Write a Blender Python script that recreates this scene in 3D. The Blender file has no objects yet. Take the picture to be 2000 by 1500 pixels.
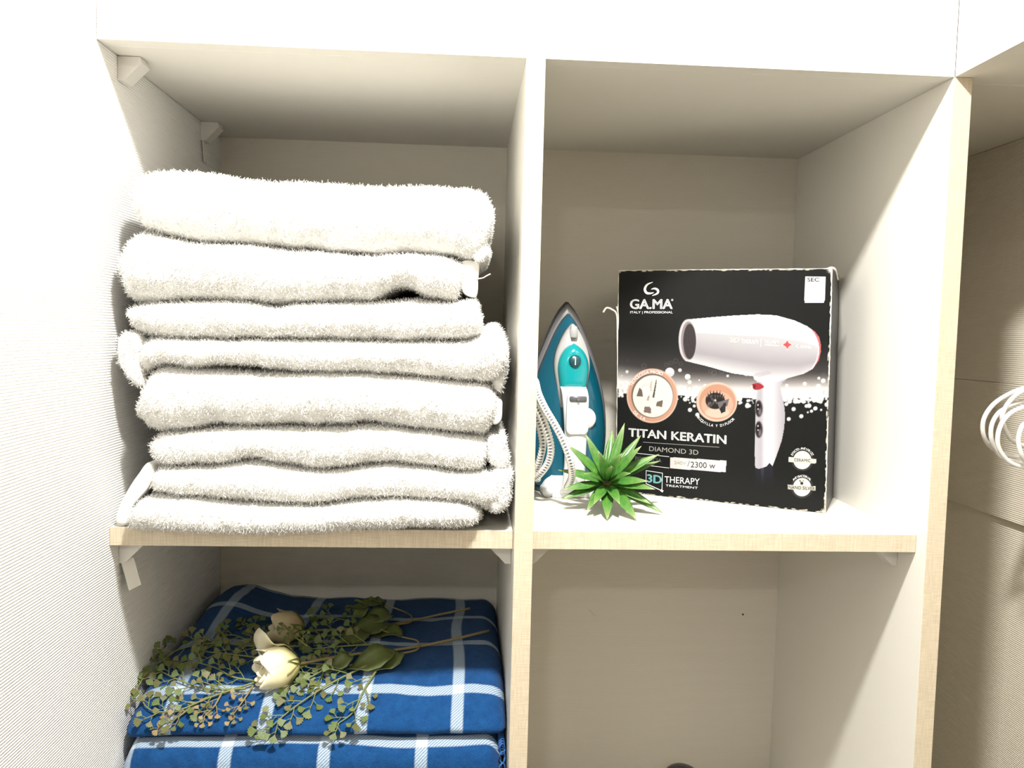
import bpy, bmesh, math, random
import numpy as np
from mathutils import Vector, Matrix, noise as mnoise
random.seed(7); np.random.seed(7)
S = bpy.context.scene
COL = S.collection
PI = math.pi

# ------------------------------------------------------------------ key heights (metres)
ZT = 1.75                     # underside of the closet's top board
ZS = ZT - .5329               # top of the middle shelves
ZU = ZT - .5542               # underside of the middle shelves
YS = .0214                    # shelf front edge
D1, D2 = .46, .4813           # divider
XR, XR2 = .9469, .9685        # right side panel
DEP = .4261                   # depth to the back panel
ZC = ZT + .52                 # ceiling
XW = 1.204                    # back boards of the corner unit

# ------------------------------------------------------------------ camera
F = 1544.17
a_, b_, c_ = -6.39e-2, -2.44e-2, -5.76e-2
def _rot():
    ca, sa, cb, sb, cc, sc = math.cos(a_), math.sin(a_), math.cos(b_), math.sin(b_), math.cos(c_), math.sin(c_)
    return (np.array([[cc, -sc, 0], [sc, cc, 0], [0, 0, 1]]) @ np.array([[1, 0, 0], [0, ca, -sa], [0, sa, ca]])
            @ np.array([[cb, 0, sb], [0, 1, 0], [-sb, 0, cb]]))
RM = _rot()
CP = np.array([.4017, -.8882, ZT - .3025])
cam = bpy.data.cameras.new('camera'); cam.sensor_width = 36; cam.lens = F * 36 / 2000; cam.clip_start = .02
camo = bpy.data.objects.new('camera', cam); COL.objects.link(camo)
m = Matrix.Identity(4)
for i in range(3):
    m[i][0], m[i][1], m[i][2], m[i][3] = RM[i, 0], RM[i, 2], -RM[i, 1], CP[i]
camo.matrix_world = m
S.camera = camo

# ------------------------------------------------------------------ light: two ceiling lamps, closed room
W = bpy.data.worlds.new('world'); S.world = W; W.use_nodes = True
W.node_tree.nodes['Background'].inputs[0].default_value = (.5, .5, .5, 1)
W.node_tree.nodes['Background'].inputs[1].default_value = .1
def lamp(name, loc, power, size, col):
    l = bpy.data.lights.new(name, 'AREA'); l.shape = 'DISK'; l.size = size; l.energy = power; l.color = col
    o = bpy.data.objects.new(name, l); o.location = loc; COL.objects.link(o); return o
lamp('ceiling_lamp', (.48, -.49, ZT + .47), 33, .09, (1, .985, .95))
lamp('ceiling_lamp', (.08, -2.38, ZT + .51), 14.5, .13, (1, .98, .94))
S.view_settings.view_transform = 'Standard'; S.view_settings.look = 'None'
S.view_settings.gamma = 1; S.view_settings.exposure = 0.12; S.view_settings.use_curve_mapping = False

# ------------------------------------------------------------------ photo measurement helpers: a pixel's sight line met with a plane
def ray(px, py): return RM @ np.array([(px - 1000) / F, 1, -(py - 750) / F])
def hit(px, py, ax, v):
    d = ray(px, py); t = (v - CP[ax]) / d[ax]; return CP + t * d
def hitp(px, py, P0, N):
    d = ray(px, py); t = ((P0 - CP) @ N) / (d @ N); return CP + t * d

# ------------------------------------------------------------------ materials
def lin(c): return tuple(((v / 255) / 12.92 if v / 255 <= .04045 else ((v / 255 + .055) / 1.055) ** 2.4) for v in c)
class G:
    def __init__(s, name):
        s.m = bpy.data.materials.new(name); s.m.use_nodes = True; s.t = s.m.node_tree
        s.b = s.t.nodes['Principled BSDF']
    def n(s, typ, ins=None, **kw):
        nd = s.t.nodes.new(typ)
        for k, v in kw.items(): setattr(nd, k, v)
        for k, v in (ins or {}).items(): s.set(nd.inputs[k], v)
        return nd
    def set(s, sock, v):
        if isinstance(v, bpy.types.NodeSocket): s.t.links.new(v, sock)
        else: sock.default_value = v
    def math(s, op, a, b=0., c=0.):
        nd = s.n('ShaderNodeMath', operation=op)
        for i, v in enumerate((a, b, c)): s.set(nd.inputs[i], v)
        return nd.outputs[0]
    def mix(s, f, a, b):
        nd = s.n('ShaderNodeMix', data_type='RGBA')
        s.set(nd.inputs[0], f); s.set(nd.inputs[6], a); s.set(nd.inputs[7], b); return nd.outputs[2]
    def pos(s, sx=1, sy=1, sz=1):
        p = s.n('ShaderNodeNewGeometry').outputs['Position']
        v = s.n('ShaderNodeVectorMath', operation='MULTIPLY'); s.set(v.inputs[0], p); v.inputs[1].default_value = (sx, sy, sz)
        return v.outputs[0]
    def noise(s, vec, scale=1, detail=2, rough=.5):
        return s.n('ShaderNodeTexNoise', {'Vector': vec, 'Scale': scale, 'Detail': detail, 'Roughness': rough}).outputs[0]
    def bump(s, h, strength=.3, dist=.001):
        s.set(s.b.inputs['Normal'], s.n('ShaderNodeBump', {'Height': h, 'Strength': strength, 'Distance': dist}).outputs[0])
    def base(s, c, rough=.5, spec=.5, metal=0.):
        s.set(s.b.inputs['Base Color'], c if isinstance(c, bpy.types.NodeSocket) else (*c, 1))
        s.b.inputs['Roughness'].default_value = rough; s.b.inputs['Specular IOR Level'].default_value = spec
        s.b.inputs['Metallic'].default_value = metal; return s
def plain(name, c, rough=.5, spec=.5, metal=0., wear=.06):
    g = G(name); n = g.noise(g.pos(), 60, 3)
    d = tuple(v * (1 - wear) for v in c)
    g.base(g.mix(n, (*d, 1), (*c, 1)), rough, spec, metal); return g.m

def woven(name, c, pitch, amp, axis='z'):
    """rib-woven wall covering: fine horizontal threads with broken crossings"""
    g = G(name)
    sep = g.n('ShaderNodeSeparateXYZ'); g.set(sep.inputs[0], g.pos())
    x, y, z = sep.outputs
    w1 = g.noise(g.pos(6, 6, 6), 1, 2)
    ph = g.math('ADD', g.math('MULTIPLY', z, 2 * PI / pitch), g.math('MULTIPLY', w1, 5))
    rib = g.math('SINE', ph)
    hx = g.math('ADD', x, y)
    cr = g.math('SINE', g.math('ADD', g.math('MULTIPLY', hx, 2 * PI / (pitch * 1.7)), g.math('MULTIPLY', g.math('FLOOR', g.math('DIVIDE', z, pitch)), 2.4)))
    nz = g.noise(g.pos(120, 120, 420), 1, 2)
    h = g.math('ADD', g.math('ADD', rib, g.math('MULTIPLY', cr, .35)), g.math('MULTIPLY', nz, .9))
    g.bump(h, amp, .0006)
    d = tuple(v * .9 for v in c)
    g.base(g.mix(g.math('MULTIPLY_ADD', h, .25, .4), (*d, 1), (*c, 1)), .85, .2)
    return g.m
def linen(name, c, dark, contrast=1., bump=.08):
    """printed linen laminate: threads crossing both ways"""
    g = G(name)
    n1 = g.noise(g.pos(1100, 1100, 45), 1, 3, .6); n2 = g.noise(g.pos(45, 45, 1100), 1, 3, .6)
    s = g.math('MULTIPLY_ADD', g.math('ADD', n1, n2), contrast, .5 - contrast)
    cl = g.n('ShaderNodeClamp'); g.set(cl.inputs[0], s)
    g.base(g.mix(cl.outputs[0], (*dark, 1), (*c, 1)), .45, .35)
    g.bump(s, bump, .0004)
    return g.m

M_WALL = woven('woven_wallpaper', (.87, .86, .835), .0030, .5)
M_WALLR = woven('woven_board', (.76, .70, .585), .0030, .5)
M_BACK = woven('woven_back_board', (.70, .655, .565), .0034, .12)
M_LAM = linen('white_laminate', (.75, .725, .66), (.71, .68, .61), .8, .03)
M_BAND = linen('linen_edge', (.70, .61, .47), (.47, .395, .28), 1.5, .1)
M_WHITE = plain('white_board', (.82, .81, .78), .5)
M_CEIL = plain('ceiling_paint', (.42, .41, .38), .9)
M_ROOM = plain('room_wall', (.34, .30, .25), .9)
M_FLOOR = plain('floor_boards', (.17, .13, .09), .5)
M_BRK = plain('white_plastic', (.74, .72, .67), .4)
M_DARK = plain('dark_gap', (.05, .045, .04), .7)

# ------------------------------------------------------------------ mesh helpers
ORG = {}
def origin(p):
    while p is not None:
        if p.name in ORG: return ORG[p.name]
        p = p.parent
    return np.zeros(3)
def tag(o, label=None, cat=None, group=None, kind=None):
    for k, v in (('label', label), ('category', cat), ('group', group), ('kind', kind)):
        if v: o[k] = v
    return o
def thing(name, loc, label, cat, group=None):
    o = bpy.data.objects.new(name, None); o.empty_display_size = .02; COL.objects.link(o)
    o.location = loc; ORG[o.name] = np.array(loc, float); return tag(o, label, cat, group)
def mk(name, V, Fc, mat, parent=None, smooth=True, uv=None, col=None, label=None):
    V = np.asarray(V, float) - origin(parent)
    me = bpy.data.meshes.new(name); me.from_pydata(V.tolist(), [], [tuple(int(i) for i in f) for f in Fc])
    if uv is not None:
        l = me.uv_layers.new(name='UVMap'); li = np.zeros(len(me.loops), int); me.loops.foreach_get('vertex_index', li)
        l.data.foreach_set('uv', np.asarray(uv, float)[li].ravel())
    if col is not None:
        ca = me.color_attributes.new('print', 'FLOAT_COLOR', 'POINT')
        c4 = np.ones((len(V), 4)); c4[:, :3] = col; ca.data.foreach_set('color', c4.ravel())
    if smooth: me.polygons.foreach_set('use_smooth', [True] * len(me.polygons))
    me.materials.append(mat); me.update()
    o = bpy.data.objects.new(name, me); COL.objects.link(o)
    if parent is not None: o.parent = parent
    if label: o['label'] = label
    return o
def boxgeo(x0, x1, y0, y1, z0, z1, bev=0.0):
    bm = bmesh.new(); bmesh.ops.create_cube(bm, size=1)
    for v in bm.verts:
        v.co = Vector(((x0 + x1) / 2 + v.co.x * (x1 - x0), (y0 + y1) / 2 + v.co.y * (y1 - y0), (z0 + z1) / 2 + v.co.z * (z1 - z0)))
    if bev: bmesh.ops.bevel(bm, geom=bm.edges[:], offset=bev, segments=2, affect='EDGES', profile=.5)
    bm.verts.index_update()
    r = [tuple(v.co) for v in bm.verts], [[v.index for v in f.verts] for f in bm.faces]; bm.free(); return r
def box(name, x0, x1, y0, y1, z0, z1, mat, parent=None, bev=.0006, label=None):
    return mk(name, *boxgeo(x0, x1, y0, y1, z0, z1, bev), mat, parent, smooth=False, label=label)
def smoothpath(P, n):
    P = np.asarray(P, float)
    if len(P) < 3: return np.array([P[0] + (P[-1] - P[0]) * t for t in np.linspace(0, 1, n)])
    Q = np.vstack([2 * P[0] - P[1], P, 2 * P[-1] - P[-2]]); out = []
    for s in np.linspace(0, len(P) - 1 - 1e-9, n):
        i = int(s); t = s - i; a, b, c, d = Q[i:i + 4]
        out.append(.5 * (2 * b + (c - a) * t + (2 * a - 5 * b + 4 * c - d) * t * t + (3 * b - a - 3 * c + d) * t ** 3))
    return np.array(out)
def tubegeo(P, r, sides=8, n=None, closed=False):
    P = smoothpath(P, n) if n else np.asarray(P, float)
    N = len(P); T = np.gradient(P, axis=0); T /= np.linalg.norm(T, axis=1)[:, None] + 1e-12
    up = np.array([0, 0, 1.]) if abs(T[0][2]) < .9 else np.array([1., 0, 0])
    nrm = up - T[0] * (up @ T[0]); nrm /= np.linalg.norm(nrm)
    V, uv, Fc = [], [], []; L = 0
    for i in range(N):
        if i: L += np.linalg.norm(P[i] - P[i - 1]); nrm = nrm - T[i] * (nrm @ T[i]); nrm /= np.linalg.norm(nrm)
        bi = np.cross(T[i], nrm); rr = r(i / (N - 1)) if callable(r) else r
        for k in range(sides):
            a = 2 * PI * k / sides; V.append(P[i] + rr * (math.cos(a) * nrm + math.sin(a) * bi)); uv.append((L, k / sides))
    for i in range(N - 1):
        for k in range(sides):
            k2 = (k + 1) % sides; Fc.append((i * sides + k, i * sides + k2, (i + 1) * sides + k2, (i + 1) * sides + k))
    Fc.append(tuple(range(sides))[::-1]); Fc.append(tuple((N - 1) * sides + k for k in range(sides)))
    return V, Fc, uv
def tube(name, P, r, mat, parent=None, sides=8, n=None, label=None):
    V, Fc, uv = tubegeo(P, r, sides, n); return mk(name, V, Fc, mat, parent, uv=uv, label=label)
def prism(poly, e0, e1):
    """poly: list of 3-D points, extruded from offset e0 to offset e1 (vectors)"""
    P = np.asarray(poly, float); n = len(P); V = np.vstack([P + e0, P + e1])
    Fc = [tuple(range(n))[::-1], tuple(range(n, 2 * n))] + [(i, (i + 1) % n, n + (i + 1) % n, n + i) for i in range(n)]
    return V, Fc
def join(*parts):
    V, Fc = [], []
    for v, f in parts:
        o = len(V); V += [tuple(p) for p in v]; Fc += [tuple(i + o for i in q) for q in f]
    return V, Fc

# ------------------------------------------------------------------ the room
def struct(o): o['kind'] = 'structure'; return o
struct(box('wall_left', -.06, 0, -3.3, DEP + .07, 0, ZC, M_WALL, bev=0))
struct(box('wall_back', 0, XW + .08, DEP + .008, DEP + .07, 0, ZC, M_CEIL, bev=0))
struct(box('wall_right', XW + .02, XW + .08, -3.3, DEP + .008, 0, ZC, M_CEIL, bev=0))
struct(box('wall_front', -.06, XW + .08, -3.36, -3.3, 0, ZC, M_ROOM, bev=0))
struct(box('floor', -.06, XW + .08, -3.36, DEP + .07, -.05, 0, M_FLOOR, bev=0))
struct(box('ceiling', -.06, XW + .08, -3.36, DEP + .07, ZC, ZC + .05, M_CEIL, bev=0))

# ------------------------------------------------------------------ the closet
E = .0004
cl = thing('open_closet', (.47, .2, 0), 'white two-bay open closet with linen-look edges against the left wall', 'closet')
box('top_fascia', .0009, XR + .0004, 0, .02, ZT, ZC, M_LAM, cl, bev=.0002)
box('top_board', .0016, XR2, .02, DEP, ZT, ZT + .022, M_LAM, cl)
box('back_board', E, XR2 + .23, DEP, DEP + .0075, .002, ZT + .02, M_BACK, cl, bev=0)
dv = box('divider', D1, D2, .0012, DEP, .002, ZT, M_LAM, cl)
box('edge_band', D1, D2, 0, .0012, .002, ZT, M_BAND, dv, bev=.0003, label='beige linen-look edge band')
sp = box('side_panel', XR, XR2, .0012, DEP, .002, ZT, M_LAM, cl)
box('edge_band', XR, XR2, 0, .0012, .002, ZT, M_BAND, sp, bev=.0003, label='beige linen-look edge band')
LOWL, LOWR = ZT - .905, ZT - 1.10
for (x0, x1, z1) in ((E, D1 - E, ZS), (D2 + E, XR - E, ZS), (E, D1 - E, LOWL), (D2 + E, XR - E, LOWR)):
    sh = box('shelf', x0, x1, YS + .0012, DEP, z1 - .0213, z1, M_LAM, cl)
    box('edge_band', x0, x1, YS, YS + .0012, z1 - .0213, z1, M_BAND, sh, bev=.0003, label='beige linen-look edge band')
def bracket(x, y, z, sx, leg=.027, wid=.023, slot=True):
    """plastic corner bracket: right-angled prism against a wall (x) and a board's underside (z)"""
    t = .0065
    pl = [(0, 0), (leg * .92, 0), (leg * .92 + t * .3, -t), (t, -leg), (0, -leg)]
    P = [(x + sx * a, 0, z + b) for a, b in pl]
    if sx < 0: P = P[::-1]
    o = mk('shelf_bracket', *prism(P, np.array([0, y, 0]), np.array([0, y + wid, 0])), M_BRK, cl, smooth=False)
    if slot:
        n = np.array([sx, 0, -1.]) / math.sqrt(2)
        c = np.array([x + sx * (leg * .55 + .0005), y + wid / 2, z - leg * .55]); e = np.array([sx, 0, 1.]) / math.sqrt(2)
        def rect(c, hu, hv): return [c + e * hu + np.array([0, hv, 0]), c - e * hu + np.array([0, hv, 0]), c - e * hu - np.array([0, hv, 0]), c + e * hu - np.array([0, hv, 0])]
        mk('cover_plate', *prism(rect(c, .0125, .0072), n * -.001, n * .0012), M_BRK, o, smooth=False)
        mk('screw_slot', *prism(rect(c + e * .0085, .0018, .0022), n * 0, n * .0015), M_DARK, o, smooth=False)
    return o
bracket(E, .051, ZT - .0006, 1)
bk = bracket(E, .330, ZT - .0006, 1)
def coverflap(P0, P1, w, th, parent, wv=None):
    P0, P1 = np.array(P0), np.array(P1); d = P1 - P0; yv = np.array([0, w, 0]) if wv is None else np.array(wv); nx = np.cross(d, yv); nx = nx / np.linalg.norm(nx) * th
    mk('hanging_cover', *prism([P0, P0 + yv, P1 + yv, P1], nx * 0, nx), M_BRK, parent, smooth=False, label='loose cover plate hanging from the bracket')
coverflap((.002, .331, ZT - .027), (.0028, .336, ZT - .058), .010, .0016, bk)
b3 = bracket(E, .045, ZU - .0006, 1)
coverflap((.0022, .046, ZU - .0272), (.0115, .045, ZU - .060), .013, .0018, b3, (.0095, .010, .004))
bracket(D1 - E, .055, ZU - .0006, -1)
bracket(D2 + E, .055, ZU - .0006, 1)
bracket(XR - E, .060, ZU - .0006, -1)
M_SCR = plain('grey_scuff', (.28, .26, .22), .8)
# small nail hole and scuff on the lower right back board
for (px, py, r) in ((1451, 1200, .0018),):
    c = hit(px, py, 1, DEP); ring = [c + np.array([r * math.cos(a), 0, r * math.sin(a)]) for a in np.linspace(0, 2 * PI, 10)[:-1]]
    mk('nail_hole', *prism(ring, np.array([0, -.0004, 0]), np.array([0, .001, 0])), M_DARK, cl, smooth=False)
mk('scratch', *tubegeo([hit(1150, 1190, 1, DEP - .0001), hit(1157, 1198, 1, DEP - .0001), hit(1162, 1203, 1, DEP - .0001)], .00022, 5, 6)[:2], M_SCR, cl)

# ------------------------------------------------------------------ the corner unit on the right
cu = thing('corner_closet', (1.1, -1.2, 0), 'shallow open corner closet with rib-woven back boards right of the side panel', 'closet')
box('top_fascia', XR + .0009, XR + .021, -3.28, -.0001, ZT, ZC - E, M_LAM, cu, bev=.0002)
box('top_board', XR + .021, XW + .018, -3.28, .019, ZT, ZT + .022, M_LAM, cu)
box('top_board', XR2 + E, XW + .018, .020, DEP - E, ZT, ZT + .022, M_LAM, cu)
box('back_board', XW, XW + .018, -3.28, DEP - E, ZT - .3585, ZT - E, M_WALLR, cu)
box('back_board', XW - .001, XW + .018, -3.28, DEP - E, ZT - .560, ZT - .3590, M_WALLR, cu)
box('back_board', XW + .008, XW + .018, -3.28, DEP - E, .002, ZT - .560, M_WALLR, cu)

# ------------------------------------------------------------------ towels
g = G('white_terry'); nn = g.noise(g.pos(), 420, 3, .7); n2 = g.noise(g.pos(), 45, 2)
g.base(g.mix(nn, (.74, .725, .68, 1), (.87, .86, .83, 1)), .95, .1); g.bump(g.math('ADD', nn, g.math('MULTIPLY', n2, .6)), .7, .003)
g.b.inputs['Sheen Weight'].default_value = .3
M_TERRY = g.m
g = G('terry_loop'); hr = g.n('ShaderNodeHairInfo').outputs['Random']; g.base(g.mix(hr, (.62, .605, .57, 1), (.90, .89, .86, 1)), .9, .12); M_LOOP = g.m
g = G('towel_hem'); hn = g.noise(g.pos(900, 900, 900), 1, 2); g.base(g.mix(hn, (.78, .76, .71, 1), (.86, .85, .81, 1)), .8, .2); g.bump(hn, .3, .0006); M_HEM = g.m

def pile(o, count, length, group=None, seed=1):
    md = o.modifiers.new('pile', 'PARTICLE_SYSTEM'); ps = o.particle_systems[-1]; st = ps.settings
    st.type = 'HAIR'; st.count = count; st.hair_length = length; st.hair_step = 2; st.emit_from = 'FACE'
    st.use_advanced_hair = True; st.factor_random = length * .55; st.brownian_factor = length * .1; st.normal_factor = 0.
    st.length_random = .5; st.render_type = 'PATH'; st.display_step = 2; st.render_step = 2
    st.root_radius = 1.0; st.tip_radius = .55; st.radius_scale = .00055; st.use_close_tip = False
    o.data.materials.append(M_LOOP); st.material = 2; ps.seed = seed
    if group: ps.vertex_group_density = group
def towel(label, top, bot, yf, depth, seed, hairs=26000, back=None):
    tp = np.array([hit(x, y, 1, yf + .010) for x, y in top]); bp = np.array([hit(x, y, 1, yf + .012) for x, y in bot])
    xl = max(min(tp[0, 0], bp[0, 0]), .004); xr = max(tp[-1, 0], bp[-1, 0])
    N = 120; th = np.linspace(0, PI, N); lin_ = np.linspace(0, 1, N); u = .75 * lin_ + .25 * (1 - np.cos(th)) / 2
    X = xl + (xr - xl) * u
    zt = np.interp(X, tp[:, 0], tp[:, 2]); zb = np.interp(X, bp[:, 0], bp[:, 2])
    ker = np.array([1, 2, 3, 2, 1.]) / 9
    pad = lambda z: np.convolve(np.pad(z, 2, mode='edge'), ker, 'valid')
    zt, zb = pad(zt) - .0004, pad(zb) + .0004
    zt = np.maximum(zt, zb + .002)
    fr = [(-1 + k / 8 * 1) * PI / 2 for k in range(17)]          # front arc
    V = []; wt = []
    off = Vector((seed * 3.1, seed * 1.7, 0))
    for i in range(N):
        e = min(X[i] - xl, xr - X[i]) / .035
        rec = .022 * (1 - math.sqrt(max(0, 1 - (1 - e) ** 2))) if e < 1 else 0
        wob = .004 * mnoise.noise(Vector((X[i] * 9, seed * 5.3, 0)))
        y0 = yf + rec + wob; y1 = yf + depth - rec + .01 * mnoise.noise(Vector((X[i] * 7, seed * 2.2, 4)))
        h = (zt[i] - zb[i]) / 2; zc = (zt[i] + zb[i]) / 2; rf = min(.036, 1.25 * h + .006)
        loop = []
        sp_ = lambda v, p: math.copysign(abs(v) ** p, v)
        for a in fr: loop.append((y0 + rf - rf * abs(math.cos(a)) ** 1.0, zc + h * sp_(math.sin(a), .92)))
        for k in range(1, 9):
            yy = y0 + rf + (y1 - y0 - 2 * rf) * k / 9
            loop.append((yy, zt[i] + (back(X[i], (yy - y0) / depth) if back else 0)))
        for a in fr[::-1]: loop.append((y1 - rf + rf * abs(math.cos(a)) ** .85, zc + h * sp_(math.sin(a), .85) + (back(X[i], 1.) * max(0, math.sin(a)) if back else 0)))
        for k in range(1, 9): loop.append((y1 - rf - (y1 - y0 - 2 * rf) * k / 9, zb[i]))
        for (yy, zz) in loop:
            p = Vector((X[i], yy, zz)); q = p * 38 + off
            dz = .0016 * mnoise.noise(q) + .0008 * mnoise.noise(q * 2.7)
            if yy > YS - .004: zz = max(zz, ZS + .0008)
            yy2 = max(yy + 1.5 * dz, yf - .01)
            V.append((X[i] + .4 * dz * (0 if i in (0, N - 1) else 1), yy2, zz + (dz if zz > ZS + .006 else 0)))
            wt.append(1. if (yy < yf + .10 or back is not None and yy < yf + .3) else 0.)
    K = len(V) // N; Fc = []
    for i in range(N - 1):
        for k in range(K):
            k2 = (k + 1) % K; Fc.append((i * K + k, (i + 1) * K + k, (i + 1) * K + k2, i * K + k2))
    Fc.append(tuple(range(K))); Fc.append(tuple((N - 1) * K + k for k in range(K))[::-1])
    o = mk('folded_towel', V, Fc, M_TERRY)
    tag(o, label, 'towel', 'white towels in a folded stack')
    vg = o.vertex_groups.new(name='pile'); vg.add([i for i, w in enumerate(wt) if w > 0], 1., 'REPLACE')
    pile(o, int(hairs * 1.5), .0024, 'pile', seed)
    ORG[o.name] = np.zeros(3)
    return o
def pad_part(name, parent, pts, y0, y1, mat, rnd=.004, hairs=0, seed=3):
    """soft slab whose front outline is the photographed one, from depth y0 to y1, rounded at the rim"""
    yy = y0 + .004
    P = np.array([hit(x, y, 1, yy) for x, y in pts]); c = P.mean(0)
    n = 40; Q = []
    m_ = len(P)
    for s in np.linspace(0, m_, n, endpoint=False):
        i = int(s); t = s - i; a, b, cc, d = (P[(i + k - 1) % m_] for k in range(4))
        Q.append(.5 * (2 * b + (cc - a) * t + (2 * a - 5 * b + 4 * cc - d) * t * t + (3 * b - a - 3 * cc + d) * t ** 3))
    Q = np.array(Q); V = []; rings = [(0, .35), (.0, .72), (.25, .93), (1, 1), (1 + 1e-3, 1)]
    lay = []
    for f, s in ((0, .3), (0.02, .65), (.12, .88), (.45, .98), (1, 1)):
        lay.append((y0 + rnd * f, s))
    for f in (.5, 1): lay.append((y0 + rnd + (y1 - y0 - 2 * rnd) * f, 1))
    for f, s in ((.55, .98), (.9, .85), (1, .4)): lay.append((y1 - rnd + rnd * f, s))
    for (y, s) in lay:
        for q in Q:
            p = c + (q - c) * s; dz = .001 * mnoise.noise(Vector(tuple(p * 60)))
            V.append((max(p[0], .0015), y, max(p[2] + dz, ZS + .0006)))
    Fc = []
    for i in range(len(lay) - 1):
        for k in range(n): Fc.append((i * n + k, i * n + (k + 1) % n, (i + 1) * n + (k + 1) % n, (i + 1) * n + k))
    Fc.append(tuple(range(n))[::-1]); Fc.append(tuple((len(lay) - 1) * n + k for k in range(n)))
    # keep outward winding
    o = mk(name, V, Fc, mat, parent)
    bm = bmesh.new(); bm.from_mesh(o.data); bmesh.ops.recalc_face_normals(bm, faces=bm.faces); bm.to_mesh(o.data); bm.free()
    if hairs: o.data.materials.append(M_LOOP) if False else None; pile(o, int(hairs * 1.5), .0024, None, seed)
    return o

T = {}
T[1] = towel('thick white folded towel on top of the stack', [(251, 395), (254, 343), (262, 333), (285, 327), (340, 326), (410, 333), (470, 344), (530, 350), (600, 349), (650, 353), (700, 357), (770, 358), (850, 358), (910, 363), (945, 368), (956, 378), (963, 408)],
    [(252, 405), (257, 430), (269, 442), (290, 449), (318, 457), (350, 465), (389, 470), (473, 471), (515, 475), (557, 483), (620, 485), (684, 492), (730, 495), (789, 492), (852, 495), (894, 500), (928, 508), (945, 498), (957, 470), (963, 415)],
    .006, .33, 1, 42000, back=lambda x, t: max(0, t - .35) * (.018 * math.exp(-((x - .17) / .025) ** 2) + .020 * math.exp(-((x - .33) / .07) ** 2) + .010 * math.exp(-((x - .42) / .02) ** 2)) * 1.7)
T[2] = towel('white folded towel second from the top, its flat hem showing at the right end', [(227, 511), (233, 475), (245, 462), (262, 448), (285, 452), (318, 460), (389, 473), (473, 474), (515, 478), (557, 486), (620, 488), (684, 495), (730, 498), (789, 495), (852, 498), (890, 503), (904, 512)],
    [(227, 515), (231, 545), (240, 575), (252, 588), (294, 589), (347, 585), (410, 586), (473, 586), (515, 590), (544, 593), (578, 588), (620, 588), (663, 588), (726, 584), (747, 575), (768, 561), (789, 556), (810, 562), (827, 577), (862, 586), (894, 589), (900, 560), (904, 520)], .002, .32, 2)
T[3] = towel('thin white folded towel third from the top, under the arched gap', [(244, 605), (250, 596), (280, 592), (305, 590), (368, 587), (452, 587), (494, 590), (520, 598), (544, 602), (567, 592), (620, 590), (684, 590), (768, 588), (810, 585), (841, 588), (883, 592), (915, 588), (932, 592), (938, 622)],
    [(244, 608), (252, 637), (262, 648), (294, 656), (340, 658), (389, 661), (431, 662), (494, 659), (578, 660), (620, 661), (705, 663), (810, 665), (894, 662), (930, 659), (943, 645), (940, 626)], .004, .32, 3)
T[4] = towel('white folded towel fourth from the top with a bulging folded left end', [(262, 675), (266, 662), (285, 660), (330, 661), (389, 664), (431, 665), (494, 662), (578, 663), (620, 664), (705, 666), (810, 667), (894, 665), (930, 661), (950, 651), (970, 650), (984, 662), (990, 690)],
    [(262, 700), (270, 736), (284, 727), (299, 714), (326, 711), (368, 716), (410, 712), (452, 711), (515, 714), (567, 723), (620, 724), (705, 725), (768, 729), (810, 731), (894, 742), (945, 747), (975, 746), (986, 725), (990, 700)], .004, .32, 4)
T[5] = towel('thick white folded towel fifth from the top with a slack lower left edge', [(263, 798), (273, 775), (272, 748), (280, 733), (294, 719), (315, 713), (368, 720), (410, 723), (515, 729), (567, 728), (620, 727), (705, 728), (768, 732), (810, 735), (894, 745), (945, 752), (962, 760), (968, 785)],
    [(263, 800), (268, 820), (284, 838), (305, 846), (347, 841), (389, 835), (410, 829), (431, 824), (452, 831), (494, 832), (557, 831), (620, 829), (642, 829), (684, 831), (705, 824), (730, 825), (747, 831), (810, 838), (894, 847), (950, 852), (960, 830), (968, 800)], .002, .32, 5)
T[6] = towel('white folded towel third from the bottom, rolled right end beside the divider', [(288, 874), (291, 856), (311, 849), (347, 846), (389, 842), (431, 838), (494, 838), (557, 836), (620, 836), (684, 836), (730, 832), (747, 834), (810, 842), (894, 850), (946, 855), (953, 870)],
    [(288, 880), (290, 893), (301, 911), (334, 911), (410, 908), (452, 901), (488, 895), (515, 900), (557, 908), (599, 917), (642, 919), (705, 910), (768, 904), (810, 907), (894, 919), (940, 925), (952, 905), (953, 880)], .004, .32, 6)
T[7] = towel('white folded towel second from the bottom, reaching the divider', [(290, 945), (294, 925), (303, 915), (340, 914), (410, 912), (452, 906), (488, 901), (515, 905), (557, 912), (599, 920), (642, 922), (705, 914), (768, 908), (810, 911), (894, 922), (946, 924), (985, 920), (997, 940)],
    [(290, 950), (294, 963), (305, 967), (368, 970), (452, 980), (515, 985), (620, 986), (663, 981), (705, 974), (768, 972), (852, 974), (915, 982), (934, 990), (957, 1001), (985, 996), (995, 968), (997, 945)], .002, .32, 7)
T[8] = towel('bottom white folded towel lying on the shelf, its edge drooping over', [(246, 1018), (250, 1005), (262, 985), (285, 974), (310, 971), (368, 974), (452, 984), (515, 989), (620, 990), (663, 985), (705, 978), (768, 976), (852, 978), (915, 987), (933, 993), (938, 1008)],
    [(246, 1020), (247, 1036), (280, 1038), (350, 1041), (410, 1043), (515, 1044), (620, 1041), (705, 1037), (770, 1034), (810, 1031), (870, 1031), (915, 1030), (934, 1024), (938, 1010)], -.004, .33, 8)
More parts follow.
